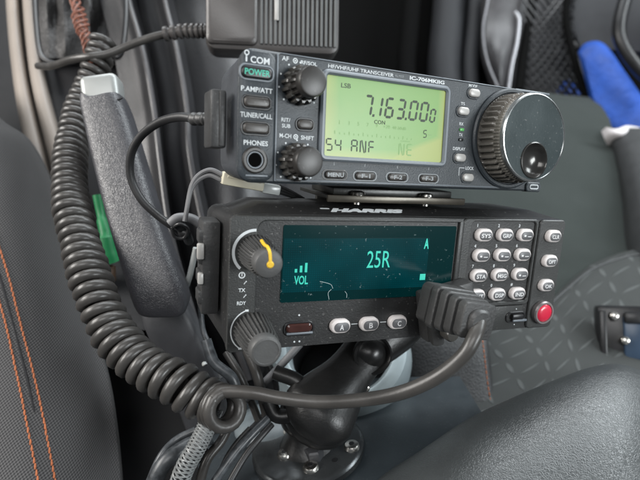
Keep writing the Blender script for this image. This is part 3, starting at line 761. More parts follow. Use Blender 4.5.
# buttons
def pill(w_, h_, z0, z1, cx, cy, mi=0, bm=None, r=None):
    r = r or h_ * .48
    stack(bm, [(w_, h_, r, z0), (w_, h_, r, z1 - .5), (w_ - .5, h_ - .5, r, z1 - .15), (w_ - 1.4, h_ - 1.4, r, z1)], cx, cy, mi, 6)
def rimmed(name, cx, cy, w_, h_, z0, z1, m, rim, parent, r=None, label=None, capt=None, cm='print'):
    bm = NB(); pill(w_, h_, z0, z1, cx, cy, 0, bm, r)
    frame(bm, (cx, cy, w_ + 1.8, h_ + 1.8, (r or h_ * .48) + .8), (cx, cy, w_ + .3, h_ + .3, (r or h_ * .48)), z0 - .3, z0 + .45, 1, .2)
    mats = [m, rim]
    if capt:
        text(bm, capt[0], cx, cy, capt[1], capt[2], z1 + .03, 2, bold=.015); mats.append(cm)
    o = obj(name, bm, mats, parent, 40)
    if label: o['label'] = label
    return o
rimmed('power_button', -76.8, 16.1, 12.2, 4.4, 1.2, 2.2, 'black', 'edge_line', ic, 1.8, 'backlit green power button', ('POWER', 10, 2.3), 'green_lit')
rimmed('button', -76.6, 5.2, 10.2, 3.8, 1.2, 2.6, 'dark_btn', 'black', ic, 1.4)
rimmed('button', -76.8, -4.6, 10.2, 3.8, 1.2, 2.6, 'dark_btn', 'black', ic, 1.4)
rimmed('button', -55.6, -1.4, 6.8, 3.6, 0, 1.4, 'dark_btn', 'black', ic, 1.6)
for cx, cy in ((32, 20.2), (26.1, 11.3), (26.1, -10.5), (31.9, -19.7)):
    rimmed('button', cx, cy, 6.6, 3.8, 0, 1.5, 'silver_btn', 'icom_case', ic)
for s, cx in (('MENU', -40.9), ('F-1', -26.1), ('F-2', -9.2), ('F-3', 8.4)):
    bm = NB(); pill(9.8, 3.2, 0, .9, cx, -21, 0, bm); frame(bm, (cx, -21, 12.2, 4.4, 2.1), (cx, -21, 11.2, 3.6, 1.7), -.1, .22, 1, .1)
    text(bm, s, cx, -21, 7.6 if s == 'MENU' else 4.4, 1.8, .95, 2, bold=.02)
    obj('button', bm, ['dark_btn' and M['dark_btn'], M['print_dim'] if s != 'MENU' else M['dark_btn'], M['print_dim']], ic, 40)
bm = NB(); box(bm, (26.1, 2.7, .3), (2.4, 1.3, .8), .2); o = obj('indicator_lamp', bm, 'led_green', ic); o['label'] = 'lit green receive lamp'
bm = NB(); box(bm, (26.1, -2.0, .3), (2.4, 1.3, .8), .2); obj('indicator_lamp', bm, 'led_dark', ic)
# phones jack
bm = NB(); lathe(bm, [(5.2, .9), (5.2, 1.6), (4.6, 2.1), (3.7, 2.1), (3.4, 1.5)], -76.9, -16.6, 40, 0, False, False)
lathe(bm, [(3.4, 1.5), (3.2, 1.8), (2.9, 1.8), (2.7, 1.4)], -76.9, -16.6, 40, 1, False, False); lathe(bm, [(2.75, 1.2), (2.7, 1.48)], -76.9, -16.6, 24, 2)
obj('phones_jack', bm, ['dark_knob', 'bezel', 'black'] and [M['knob_top'], M['bezel'], M['hole']], ic)
# twin knobs
for cx, cy, ang in ((-58.6, 13.4, 100), (-59, -16.6, 90)):
    bm = NB()
    loft(bm, [circ(7.7, 0, cx, cy, 180, 15, 1.2, 4), circ(7.7, 4.0, cx, cy, 180, 15, 1.2, 4), circ(7.0, 5.0, cx, cy, 180, 15, .9, 4), circ(5.2, 5.1, cx, cy, 180, 15, .1, 4)])
    k_ = obj('knob_ring', bm, 'dark_knob', ic, 40)
    bm = NB()
    loft(bm, [circ(6.2, 5.1, cx, cy, 180, 15, .9, 4), circ(6.1, 8.4, cx, cy, 180, 15, .9, 4), circ(5.6, 9.2, cx, cy, 180), circ(5.8, 9.6, cx, cy, 180), circ(5.8, 12.6, cx, cy, 180), circ(5.5, 13.3, cx, cy, 180), circ(4.9, 13.5, cx, cy, 180)])
    k2 = obj('knob', bm, 'knob_top', ic, 40)
# tuning dial
DX, DY = 57.6, .3
bm = NB()
lathe(bm, [(24.8, -.4), (24.8, .9), (24.0, 1.6), (22.8, 1.6), (22.4, .4)], DX, DY, 96, 0, False, False)
obj('dial_collar', bm, 'icom_case', ic)
bm = NB()
NR = 336
loft(bm, [circ(22.0, .5, DX, DY, NR), circ(22.0, 1.2, DX, DY, NR), circ(22.0, 1.6, DX, DY, NR, 42, 2.0, 2), circ(21.6, 8.6, DX, DY, NR, 42, 2.0, 2), circ(20.8, 9.3, DX, DY, NR, 42, .7, 2),
          circ(20.2, 9.8, DX, DY, NR), circ(21.1, 10.2, DX, DY, NR, 84, .9, 3), circ(21.1, 12.6, DX, DY, NR, 84, .9, 3), circ(20.3, 13.1, DX, DY, NR), circ(20.3, 13.8, DX, DY, NR)], cap1=False)
dial = obj('tuning_dial', bm, 'knurl', ic, 40)
bm = NB(); lathe(bm, [(20.4, 13.6), (20.9, 14.2), (20.9, 15.5), (20.5, 16.0), (20.0, 16.1), (19.8, 15.8)], DX, DY, 120, 0, False, False); obj('dial_rim', bm, 'chrome_rim', dial)
bm = NB()
o_ = circ(19.9, 15.8, DX, DY, 96); c2 = circ(8.6, 15.8, DX + .6, DY - 10.7, 96)
loft(bm, [o_, [a.lerp(b_, .5) for a, b_ in zip(o_, c2)], c2], False, False); obj('dial_face', bm, 'dial_face', dial)
bm = NB(); cx, cy = DX + .6, DY - 10.7
lathe(bm, [(8.8, 15.7), (8.7, 16.3), (8.2, 16.5), (7.8, 16.0), (7.2, 14.4), (5.4, 12.9), (3, 12.2), (.6, 12.0)], cx, cy, 64, 0, False); obj('finger_dimple', bm, ['dimple' and M['dimple']], dial, 40)
# small badge at lower right corner
bm = NB(); stack(bm, [(11, 5, 2, -3), (11, 5, 2, .6), (10, 4, 1.6, 1)], 77, -23.2); frame(bm, (77, -23.1, 6.4, 2.6, 1.2), (77, -23.1, 5.2, 1.4, .7), .9, 1.3, 1, .1)
obj('corner_badge', bm, [M['icom_case'], M['print']], ic)
# corner clip at the upper right
bm = NB(); box(bm, (70, 24.6, .6), (24, 1.2, 2), .4); obj('corner_clip', bm, 'edge_line', ic)

# ---- side plug and its cable
q = loc(215, 120, -14, IC)
pl = emp('radio_cable', 'thin black cable looping over the brake lever from the left side of the upper radio', 'cable', IC @ Matrix.Translation(q * MMX))
bm = NB(); box(bm, (0, 0, 0), (6.4, 22.5, 12), 1.2); box(bm, (1.2, 0, 6.2), (2.2, 21, .8), .3); obj('plug', bm, 'plug', pl)
bm = NB(); box(bm, (7.2, .8, 2), (3.0, 15, 7), .8); obj('socket_clip', bm, 'icom_side', pl)
p0 = P(210, 119, .218)
bm = NB(); pth = pix([(209, 119, .219), (201, 119, .222), (192, 119, .226)], 6)
tube(bm, pth, [(.0030 if (i // 2) % 2 else .0024) for i in range(len(pth))], 14); wobj('strain_relief', bm, 'plug', pl)
bm = NB(); tube(bm, pix([(196, 119, .225), (180, 117, .232), (160, 122, .242), (141, 136, .252), (131, 155, .258), (131, 178, .262), (141, 199, .264), (157, 215, .266), (172, 226, .268), (182, 234, .275)], 8), .0021, 14)
wobj('cord', bm, 'cord_dull', pl)
bm = NB(); tube(bm, pix([(170, 224, .262), (178, 218, .262), (192, 219, .266), (203, 228, .27), (208, 244, .28)], 8), .0026, 12)
top(obj('grey_cable', bm, 'grey_cable'), 'short grey cable arching beside the left end of the lower radio', 'cable')
bm = NB()
for k, (a, r) in enumerate((((176, 224, .266), .0030), ((181, 231, .268), .0026))):
    tube(bm, pix([a, (a[0] + 5, a[1] + 3, a[2]), (a[0] + 8, a[1] + 10, a[2] + .01)], 5), r, 10)
tube(bm, pix([(172, 228, .262), (180, 224, .259), (188, 229, .262), (184, 238, .265), (175, 237, .264), (172, 229, .262)], 5), .0009, 8)
top(obj('cable_tie', bm, 'cord_dull'), 'black cable tie knot where the thin cable meets the grey one', 'cable tie')

# ---- control head (lower)
ha = emp('control_head', 'lower radio head with teal display, keypad and red emergency button', 'radio', HA)
W2, H2 = 178, 59.6
bm = NB()
loft(bm, [[p + Vector((-.002, 0, 0)) for p in rr(174, 52, 5, -50)], [p + Vector((-.002, 0, 0)) for p in rr(180, 58, 5, -45)], rr(178, 59.4, 4, -12), rr(177.4, 59.4, 3.4, -5), rr(177.4, 59.4, 3.4, -3)])
loft(bm, [[Vector(p) * MMX for p in r] for r in (
    [(-86, 28, -4), (86, 28, -4), (84, 26, -42), (-86, 26, -42)], [(-86, 29.8, -4.6), (86, 29.8, -4.6), (82, 28.6, -42), (-86, 28.6, -42)],
    [(-74, 33.2, -12.5), (74, 33.2, -12.5), (70, 33.2, -41), (-74, 33.2, -41)])])
obj('case', bm, 'harris_low', ha)
bm = NB(); stack(bm, [(177.4, 59.4, 3.4, -3.2), (178, 59.6, 3.2, -2.8), (177.4, 59, 3, -1.2)]); obj('front_panel', bm, 'harris_low', ha)
# raised left-and-top border with a rounded inside corner
bm = NB()
def outline(k):
    i = [(-77 - k, -29.3 + k)]
    for t in range(7):
        a = math.pi / 2 * t / 6; i.append((-77 + 4 - k - 4 * math.cos(a), 23.7 + k + 4 * math.sin(a)))
    i += [(24, 27.7 + k), (24, 29.7 - k), (-87 + k, 29.7 - k), (-88.8 + k, 28.2 - k), (-88.8 + k, -28.2 + k), (-87.4 + k, -29.6 + k)]
    return i
loft(bm, [[Vector((a, b_, z)) * MMX for a, b_ in outline(k)] for k, z in ((0, -1.4), (0, -.4), (.35, 0))]); obj('raised_border', bm, 'harris', ha, 30)
# keypad surround and right column
bm = NB(); frame(bm, (47.6, 7.0, 46.6, 45.4, 2.5), (49.3, 7.4, 40, 42, 2), -1.4, 0, 0, .4); box(bm, (46, -22.6, -.8), (44, 13, 1.4), .5); obj('keypad_surround', bm, 'harris', ha, 40)
bm = NB(); stack(bm, [(17.2, 59, 2.4, -1.4), (17.2, 59, 2.4, -.5), (16.2, 58, 2, 0)], 80.2, 0); obj('side_panel', bm, 'harris', ha, 40)
bm = NB(); box(bm, (23.4, 9.4, -.6), (2.4, 38, 1.6), .5); obj('display_edge', bm, 'harris', ha)
# display window
dm = bpy.data.materials.new('teal_display'); dm.use_nodes = True; nt = dm.node_tree; N = nt.nodes; L = nt.links; b = N['Principled BSDF']
tc = N.new('ShaderNodeTexCoord')
b.inputs['Base Color'].default_value = (.004, .03, .035, 1); b.inputs['Roughness'].default_value = .16; b.inputs['Coat Weight'].default_value = .2
n1 = N.new('ShaderNodeTexNoise'); n1.inputs['Scale'].default_value = 620; n1.inputs['Detail'].default_value = 4; L.new(tc.outputs['Object'], n1.inputs['Vector'])
m1 = N.new('ShaderNodeMapRange'); m1.inputs['From Min'].default_value = .67; m1.inputs['From Max'].default_value = .76; m1.inputs['To Max'].default_value = .6; L.new(n1.outputs['Fac'], m1.inputs['Value'])
mx = N.new('ShaderNodeMix'); mx.data_type = 'RGBA'; L.new(m1.outputs[0], mx.inputs[0]); mx.inputs[6].default_value = (.001, .010, .011, 1); mx.inputs[7].default_value = (.22, .28, .28, 1); L.new(mx.outputs[2], b.inputs['Base Color'])
b.inputs['Specular IOR Level'].default_value = .25; b.inputs['Coat Weight'].default_value = 0; b.inputs['Emission Color'].default_value = (.000, .030, .032, 1); b.inputs['Emission Strength'].default_value = .4
dm2 = dm.copy(); dm2.name = 'teal_display_lit'; b2 = dm2.node_tree.nodes['Principled BSDF']; b2.inputs['Emission Color'].default_value = (.0, .062, .076, 1); b2.inputs['Emission Strength'].default_value = .75
nt = dm2.node_tree; N = nt.nodes; L = nt.links
tc = N.new('ShaderNodeTexCoord'); sp = N.new('ShaderNodeSeparateXYZ'); L.new(tc.outputs['Object'], sp.inputs[0])
def grid_wave(o_, pitch):
    return nmath('ADD', nmath('MULTIPLY', nmath('SINE', nmath('MULTIPLY', o_, 6.283 / pitch)), .5), .5)
gw = nmath('MULTIPLY', grid_wave(sp.outputs[0], .0010), grid_wave(sp.outputs[1], .0010))
nz = N.new('ShaderNodeTexNoise'); nz.inputs['Scale'].default_value = 45; L.new(tc.outputs['Object'], nz.inputs['Vector'])
L.new(nmath('ADD', nmath('MULTIPLY', gw, .22), nmath('MULTIPLY', nz.outputs['Fac'], .8)), b2.inputs['Emission Strength'])
bm = NB(); stack(bm, [(87, 34.4, 1, -1.4), (87, 34.4, 1, -.85)], -22.4, 8.6); dw = obj('display', bm, dm, ha)
bm = NB(); stack(bm, [(72, 24, .5, -.86), (72, 24, .5, -.80)], -29.4, 8.0); obj('lit_area', bm, dm2, dw)
bm = NB()
text(bm, '25R', -19.6, 10.1, 12.0, 8.0, -.72, bold=.0); text(bm, 'A', 5.1, 17.3, 2.6, 5, -.72, bold=.03)
obj('display_text', bm, 'teal_glow', dw, 0)
bm = NB(); box(bm, (4.7, 1.0, -.74), (3, 3, .06), 0); obj('display_square', bm, 'teal_glow', dw, 0); bm = NB()
text(bm, 'VOL', -56.8, 1.4, 6.4, 4.0, -.72, bold=.02); obj('display_text', bm, 'teal_glow', dw, 0); bm = NB()
for k, hh in enumerate((1.6, 3.0, 4.2)): box(bm, (-59.4 + k * 2.3, 4.9 + hh / 2, -.74), (1.1, hh, .06), 0)
obj('signal_bars', bm, 'teal_glow', dw, 0)
bm = NB()
for pts in ([(-48, .5), (-45, -.2), (-42.5, -1.2), (-41.5, -3)], [(-43, -8), (-43.6, -5), (-42.2, -3.3)], [(-35.5, -4.6), (-34.5, -5.8), (-34.4, -7.6)]):
    tube(bm, crv([Vector((a, b_, -.72)) * MMX for a, b_ in pts], 6), .00012, 6)
obj('lint', bm, mat('lint', (.35, .45, .45), .8), dw)
# knobs on the head
def arc_band(bm, cx, cy, r0, r1, a0, a1, z, mi=0, n=40):
    ps = []
    for i in range(n + 1):
        a = R(a0 + (a1 - a0) * i / n); t = 1
        ps.append((a, r0, r1))
    vs = [(bm.verts.new(Vector((cx + a1_ * math.cos(a), cy + a1_ * math.sin(a), z)) * MMX), bm.verts.new(Vector((cx + b_ * math.cos(a), cy + b_ * math.sin(a), z)) * MMX)) for a, a1_, b_ in ps]
    for p_, q_ in zip(vs, vs[1:]): f = bm.faces.new((p_[0], q_[0], q_[1], p_[1])); f.material_index = mi
K1 = (-77.8, 14.4); K2 = (-77.6, -20.0)
bm = NB()
loft(bm, [circ(7.6, 0, *K1, 256, 32, .7, 3), circ(6.6, 15.5, *K1, 256, 32, .7, 3), circ(5.6, 16.6, *K1, 256), circ(5.4, 17, *K1, 256)])
k1 = obj('volume_knob', bm, 'knob_grey', ha, 40)
bm = NB(); lathe(bm, [(5.4, 16.6), (5.6, 17.2), (5.6, 21.6), (5.1, 22.6), (4.0, 23.0), (2, 23.2)], *K1, 64); obj('knob_cap', bm, 'knob_cap', k1)
bm = NB(); pts = []
pts = crv([Vector((K1[0] - 1.2, K1[1] + 7.6, 14.2)), Vector((K1[0] - .8, K1[1] + 6.6, 17.6)), Vector((K1[0] - .2, K1[1] + 6.3, 20)), Vector((K1[0], K1[1] + 5.0, 22.5)), Vector((K1[0] + .2, K1[1] + 3.2, 23.0)), Vector((K1[0] + .3, K1[1] + .5, 23.2))], 6)
tube(bm, [p_ * MMX for p_ in pts], .00065, 10); lathe(bm, [(1.4, 23.0), (1.4, 23.4), (1.0, 23.7)], K1[0] + .3, K1[1] + .2, 20)
o = obj('pointer', bm, 'yellow', k1); o['label'] = 'yellow painted pointer line'
bm = NB()
loft(bm, [circ(8.4, 0, *K2, 243, 27, 1.0, 2), circ(7.0, 17.4, *K2, 243, 27, 1.0, 2), circ(6.2, 18.8, *K2, 243, 27, .5, 2), circ(5.9, 19.4, *K2, 243)])
k2 = obj('channel_knob', bm, 'knob_grey', ha, 40)
bm = NB(); lathe(bm, [(6.0, 18.4), (6.3, 19.2), (6.3, 23.0), (5.8, 23.8), (5.0, 24.0), (4.8, 23.7), (3, 23.7)], *K2, 64); obj('knob_cap', bm, 'knob_cap', k2)
# printed marks
bm = NB()
arc_band(bm, *K1, 8.7, 9.9, 90, 228, .06); obj('knob_scale', bm, 'print', ha, 0); bm = NB()
frame(bm, (-83.2, 4.6, 2.9, 2.9, 1.45), (-83.2, 4.6, 1.9, 1.9, .95), 0, .08, 0, .02); box(bm, (-83.2, 4.9, .05), (.4, 1.6, .06), 0)
text(bm, 'TX', -83.0, -1.9, 2.9, 1.6, .05, bold=.02); text(bm, 'RDY', -83.0, -7.6, 3.8, 1.6, .05, bold=.02)
for y_ in (1.1, -4.8): box(bm, (-81.9, y_, .05), (.3, 1.1, .05), 0, rot=Matrix.Rotation(R(-35), 3, 'Z')); box(bm, (-81.3, y_ + .7, .05), (.5, .5, .05), 0)
obj('printed_marks', bm, 'print', ha, 0); bm = NB()
arc_band(bm, *K2, 9.3, 9.8, 108, 236, .06)
for a in (108, 236):
    x_, y_ = K2[0] + 9.5 * math.cos(R(a)), K2[1] + 9.5 * math.sin(R(a)); box(bm, (x_, y_, .05), (1.5, .9, .06), 0)
obj('knob_scale', bm, 'print', ha, 0); bm = NB()
for x_, y_ in ((-56.6, -14.8), (-58.2, -27.2), (-55.8, -27.2)): lathe(bm, [(.45, -1.2), (.45, -1.1)], x_, y_, 10)
for x_ in (-29.3, -14.3): box(bm, (x_, -20.7, -1.12), (3.2, .35, .06), 0)
for y_ in (-18.0, -26.6): lathe(bm, [(.35, 0), (.35, .1)], 63.5, y_, 10)
obj('printed_marks', bm, 'print', ha, 0)
# slot button
bm = NB(); frame(bm, (-56.5, -21, 14.6, 6.8, 3), (-56.5, -21, 12.6, 4.8, 2.2), -1.4, -.5, 0, .3); stack(bm, [(12, 4.2, 2, -1.2), (12, 4.2, 2, -.2), (10.6, 2.8, 1.4, .4)], -56.5, -20.6, 1); box(bm, (-56.3, -22.9, -.2), (12.4, 1.0, 1.2), .3, 2)
o = obj('rocker_switch', bm, [M['black'], M['red_slot'], M['bezel']], ha); o['label'] = 'dark red oval rocker'
# keys
def key(cx, cy, w_, h_, s, z=-1.2, dim=(6, 2.2)):
    bm = NB()
    stack(bm, [(w_, h_, h_ * .48, z), (w_, h_, h_ * .48, z + 1.6), (w_ - .7, h_ - .7, h_ * .45, z + 2.2), (w_ - 1.2, h_ - 1.2, h_ * .42, z + 2.4)], cx, cy, 0, 6)
    stack(bm, [(w_ - 2.4, h_ - 2.2, h_ * .32, z + 2.3), (w_ - 2.4, h_ - 2.2, h_ * .32, z + 2.55), (w_ - 3, h_ - 2.8, h_ * .25, z + 2.7)], cx + .35, cy - .2, 1, 6)
    if s: text(bm, s, cx + .35, cy - .2, dim[0], dim[1], z + 2.73, 2, bold=.015)
    else:
        box(bm, (cx + 1.6, cy - .6, z + 2.73), (2.4, .35, .05), 0, 2); box(bm, (cx - 1.2, cy - .2, z + 2.73), (1.2, .9, .05), 0, 2)
    return obj('key', bm, [M['key_white'], M['key_cap'], M['key_ink']], ha, 40)
names = [['SYS', 'GRP', ''], ['', '', ''], ['STA', 'MSG', ''], ['PVT', 'DSP', 'IND']]
legs = [['1', '2', '3'], ['4', '5', '6'], ['7', '8', '9'], ['*', '0', '#']]
lb = NB()
for r_ in range(4):
    for c_ in range(3):
        x_ = 36.9 + c_ * 12.9; y_ = 21.6 - r_ * 10.35
        key(x_, y_, 9.6, 6.4, names[r_][c_], dim=(5.4, 2.0)); text(lb, legs[r_][c_], x_ - 3.4, y_ + 4.6, None, 1.6, -1.15, bold=.02)
obj('printed_numbers', lb, 'print', ha, 0)
for y_, s in ((21.2, 'CLR'), (7.9, 'OPT'), (-5.4, 'OK')): key(80.3, y_, 9.4, 6.4, s, -.1, (4.6, 2.0))
for x_, s in ((-36.9, 'A'), (-22.2, 'B'), (-7.2, 'C')): key(x_, -20.8, 9.8, 6.6, s, -1.2, (1.9, 2.6))
bm = NB(); lathe(bm, [(6.2, -.3), (6.4, 2.2), (5.9, 3.0), (5.1, 3.0), (4.9, 2.2)], 80.4, -20.4, 40, 0, False, False); lathe(bm, [(4.9, 1.4), (4.8, 2.7), (4.2, 3.2), (2.5, 3.5)], 80.4, -20.4, 40, 1)
o = obj('emergency_button', bm, [M['ring_metal'], M['red']], ha); o['label'] = 'round red emergency button with a pale ring'
bm = NB(); frame(bm, (63.6, -22.4, 13, 6, 2.8), (63.6, -22.4, 11, 4, 2), -.3, .5, 0, .2); box(bm, (64, -22.0, .8), (7.5, 3, 2.4), .8); box(bm, (65.6, -24.0, 1.2), (9, 1.2, 1), .3, 1)
obj('slide_switch', bm, [M['black'], M['bezel']], ha)
# lettering on the sloped shoulder on top
bm = NB()
a = Vector((0, 29.8, -4.6)); b_ = Vector((0, 33.2, -12.5)); sl = (a - b_).normalized(); nrm = Vector((1, 0, 0)).cross(-sl).normalized()
F = Matrix((Vector((1, 0, 0)), -sl, nrm)).transposed().to_4x4(); F.translation = ((a + b_) / 2 + nrm * .1) * MMX
text(bm, 'HARRIS', -23.5, 0, 38, 3.4, 0, bold=.08, M4=F, shear=.25)
obj('printed_name', bm, 'print', ha, 0, recalc=False)
bb = NB(); box(bb, (-44.5, 1.2, 0), (4.4, .8, .06), 0); bmesh.ops.transform(bb, matrix=F, verts=bb.verts)
obj('name_underline', bb, 'print', ha, 0)

# ---- bracket between the radios
br = emp('mounting_bracket', 'flat black bracket plate with two bright screws between the two radios', 'bracket', HA @ Matrix.Translation((0, .036, -.03)))
bm = NB(); box(bm, (-8, 1.2, 0), (70, 1.8, 44), .4); box(bm, (-8, 3.8, 3), (64, 3.2, 30), .5); obj('plate', bm, 'bracket', br)
bm = NB(); box(bm, (-8, 1.0, 22.6), (73, 3.2, 1.8), .4); obj('front_lip', bm, 'lip', br)
bm = NB(); box(bm, (-8, -6, -24), (50, 16, 3), .5); obj('riser', bm, 'bracket', br)
for u, v in ((356, 197), (424, 199)):
    q = loc(u, v, -12, HA)
    bm = NB(); m_ = Matrix.Rotation(R(-90), 4, 'X')
    lathe(bm, [(3.4, 0), (3.6, .8), (3.2, 1.8), (2, 2.3)], n=24); lathe(bm, [(1.6, -4), (1.6, .2)], n=16)
    bmesh.ops.transform(bm, matrix=Matrix.Translation(Vector((q.x, 2.2, 19.5)) * MMX) @ m_, verts=bm.verts); obj('screw', bm, 'steel', br)

# ---- ball mount
mt = emp('ball_mount', 'black ball and socket mount on a round screwed base plate below the radios', 'mount', NM)
bm = NB(); lathe(bm, [(31, -3), (32, -2), (32, 1), (31, 2.4), (29.5, 3)], n=72); obj('base_plate', bm, 'mount_plate', mt)
bm = NB(); lathe(bm, [(16, 2.8), (14, 6), (10.5, 10), (9, 15)], n=40); obj('pedestal', bm, 'ram', mt)
bm = NB(); g = bmesh.ops.create_uvsphere(bm, u_segments=32, v_segments=20, radius=.0130)['verts']; bmesh.ops.translate(bm, verts=g, vec=(0, 0, .022)); obj('ball', bm, 'ram', mt, 60)
INV = NM.inverted()
for u, v in ((285, 455), (311, 468), (352, 447), (290, 431)):
    q = loc(u, v, 3.0, NM); bm = NB(); lathe(bm, [(4.4, 2.8), (4.4, 3.8), (3.6, 5), (1.9, 5.4)], q.x, q.y, 28, 0); lathe(bm, [(1.7, 5.42), (1.6, 5.5)], q.x, q.y, 6, 1); obj('screw', bm, [M['steel'], M['black']], mt)
for u, v in ((335, 460), (300, 447)):
    q = loc(u, v, 3.0, NM); bm = NB(); lathe(bm, [(1.9, 2.9), (1.8, 3.05)], q.x, q.y, 16); obj('screw_hole', bm, 'black', mt)
q = loc(314, 452, 6, NM); bm = NB(); lathe(bm, [(5.2, 2.5), (5.2, 7.6), (4.4, 8.6), (2.2, 8.8)], q.x, q.y, 6); obj('nut', bm, 'plastic_grey', mt, 20)
# socket arm: two shells squeezed together, from the lower ball up behind the lower radio
A0 = P(314, 418, .262); A1 = P(392, 318, .30)
ax = (A1 - A0).normalized(); vw = cdir(-.2, .1, 1); vw = (vw - ax * vw.dot(ax)).normalized()
for sg, nm in ((1, 'front'), (-1, 'rear')):
    bm = NB(); c = [A0.lerp(A1, t) + vw * sg * .0065 for t in (-.16, -.12, 0, .16, .34, .5, .66, .84, 1, 1.12, 1.16)]
    rd = [.004, .012, .0195, .0175, .0135, .0125, .0135, .0175, .0195, .012, .004]
    cc = crv(c, 4); rq = [v.x for v in crv([Vector((r, 0, 0)) for r in rd], 4)]
    tube(bm, cc, rq, 28)
    s_ = ax.cross(vw)
    for v_ in bm.verts:
        rel = v_.co - A0; k = rel.dot(vw) - sg * .0065
        v_.co -= vw * k * .35
    wobj('socket_arm', bm, 'ram', mt, 60)
KF = frame_at(P(371, 354, .272), cdir(.25, .0, 1), cdir(1, 0, 0))
bm = NB(); lathe(bm, [(7, -9), (8, -3), (10.2, -1), (11.2, 1.6), (10.8, 3.6), (9.6, 4.4), (8.8, 3.4), (8.2, 1.6), (7, 2.2), (4.5, 4.4), (1, 5.2)], n=40)
bmesh.ops.transform(bm, matrix=KF, verts=bm.verts); wobj('clamp_knob', bm, 'ram_gloss', mt)
KF2 = frame_at(P(366, 388, .268), cdir(.1, -.2, 1), cdir(1, 0, 0))
bm = NB(); lathe(bm, [(2.2, -8), (2.3, 0), (1.8, 1.4), (.9, 1.8)], n=20); bmesh.ops.transform(bm, matrix=KF2, verts=bm.verts); wobj('bolt', bm, 'steel', mt)
# upper ball plate bolted behind the lower radio
bm = NB(); lathe(bm, [(24, -56), (25, -55), (25, -47), (24, -45)], 0, -8, 48); bmesh.ops.transform(bm, matrix=HA, verts=bm.verts); wobj('upper_plate', bm, 'ram', mt)

# ================================================================== CORDS
def helix(path, rc, rw, pitch, phase=0, n=10, per=16):
    """coil of wire radius rw on centre radius rc along path"""
    Ls = [0]
    for a, b_ in zip(path, path[1:]): Ls.append(Ls[-1] + (b_ - a).length)
    up = None; fr = []
    for i, p in enumerate(path):
        t = (path[min(i + 1, len(path) - 1)] - path[max(i - 1, 0)]).normalized()
        up = t.orthogonal().normalized() if up is None else (up - t * up.dot(t)).normalized()
        fr.append((p, t, up.copy(), t.cross(up)))
    s = 0.; a = phase; i = 0; out = []; rad = []
    while s < Ls[-1]:
        k = min(max((s / Ls[-1] - .05) / .6, 0), 1); pt = pitch[0] + (pitch[1] - pitch[0]) * k; rc_ = rc[0] + (rc[1] - rc[0]) * k
        pt *= 1 + .05 * math.sin(s * 95) + .035 * math.sin(s * 263 + 1)
        while i < len(Ls) - 2 and Ls[i + 1] < s: i += 1
        f = (s - Ls[i]) / max(Ls[i + 1] - Ls[i], 1e-9); p = fr[i][0].lerp(fr[i + 1][0], f)
        u_ = fr[i][2].lerp(fr[i + 1][2], f).normalized(); v_ = fr[i][3].lerp(fr[i + 1][3], f).normalized()
        q = rc_ * (1 + .04 * math.sin(s * 140) + .025 * math.sin(s * 611))
        out.append(p + (u_ * math.cos(a) - v_ * math.sin(a)) * q); rad.append(rw[0] + (rw[1] - rw[0]) * k)
        s += pt / per; a += 2 * math.pi / per
    helix.rad = rad
    return out
cpath = pix([(104, 40, .355), (98, 62, .352), (88, 88, .348), (77, 118, .338), (70.5, 155, .320), (71, 200, .298), (81, 245, .280), (95, 292, .266), (114, 334, .256), (142, 364, .248), (178, 384, .242), (203, 398, .241), (219, 406, .2375), (230, 411, .226)], 8)
cc = emp('microphone_cord', 'thick black coiled cord curving from the gear boot to the plug on the lower radio', 'cord', Matrix.Translation(P(150, 380, .26)))
hx = helix(cpath, (.0076, .0084), (.0023, .0030), (.0054, .0066), per=18); hr = helix.rad
upv = cdir(-.25, 1, 0); last = max(range(len(hx) - 22, len(hx)), key=lambda i: (hx[i] - cpath[-1]).dot(upv))
hx = hx[:last + 1]
bm = NB(); tube(bm, hx, hr[:last + 1], 10); wobj('coil', bm, 'cord', cc, 70)
# the straight run to the plug leaves from the top of the last turn
tail = [P(*p) for p in ((254, 393, .2255), (280, 398, .2235), (318, 402, .2205), (360, 400, .215), (400, 393, .209), (435, 378, .203), (462, 357, .199), (474, 338, .199), (479, 322, .203), (478, 312, .207))]
bm = NB(); tube(bm, crv([hx[-3], hx[-1]] + tail, 8), .0030, 16); wobj('straight_run', bm, 'cord', cc, 70)
# plug on the lower radio: wide flanged body, ribbed strain relief, thumb screws
PF = HA @ Matrix.Translation(Vector((17, -15.5, 0)) * MMX) @ Matrix.Rotation(R(12), 4, 'Z')
bm = NB()
box(bm, (0, 1, 4), (28, 25, 9), 1.6); box(bm, (-10.5, 0, 10), (6.5, 23, 9), 2.2, rot=Matrix.Rotation(R(-14), 3, 'Y')); box(bm, (-1, 5, 11), (15, 17, 10), 2.0)
bmesh.ops.transform(bm, matrix=PF, verts=bm.verts); wobj('plug_shell', bm, 'plug', cc)
q0 = P(449, 308, .221); q1 = P(477, 321, .2035); dx = (q1 - q0).normalized()
BF = frame_at(q0, dx, cdir(.18, 1, 0)); ln = (q1 - q0).length / MMX
bm = NB()
for k in range(4):
    z0 = -2 + k * (ln + 3) / 4; s_ = 1 - k * .07; w0 = (ln + 3) / 4
    stack(bm, [(13 * s_, 15 * s_, 2, z0), (13 * s_, 15 * s_, 2, z0 + .9), (18.4 * s_, 20.5 * s_, 2.2, z0 + 1.0), (19 * s_, 21 * s_, 2.4, z0 + 1.4), (19 * s_, 21 * s_, 2.4, z0 + w0 - .6), (18.2 * s_, 20 * s_, 2.2, z0 + w0 - .1), (13 * s_, 15 * s_, 2, z0 + w0)], n=4)
stack(bm, [(18, 20, 3, -9), (18, 20, 3, -2.4), (14, 16, 3, -1.8)], n=5)
stack(bm, [(11, 11, 4, ln - 1), (10.4, 10.4, 4, ln + 2.2), (8.6, 8.6, 4, ln + 3.2)], n=5)
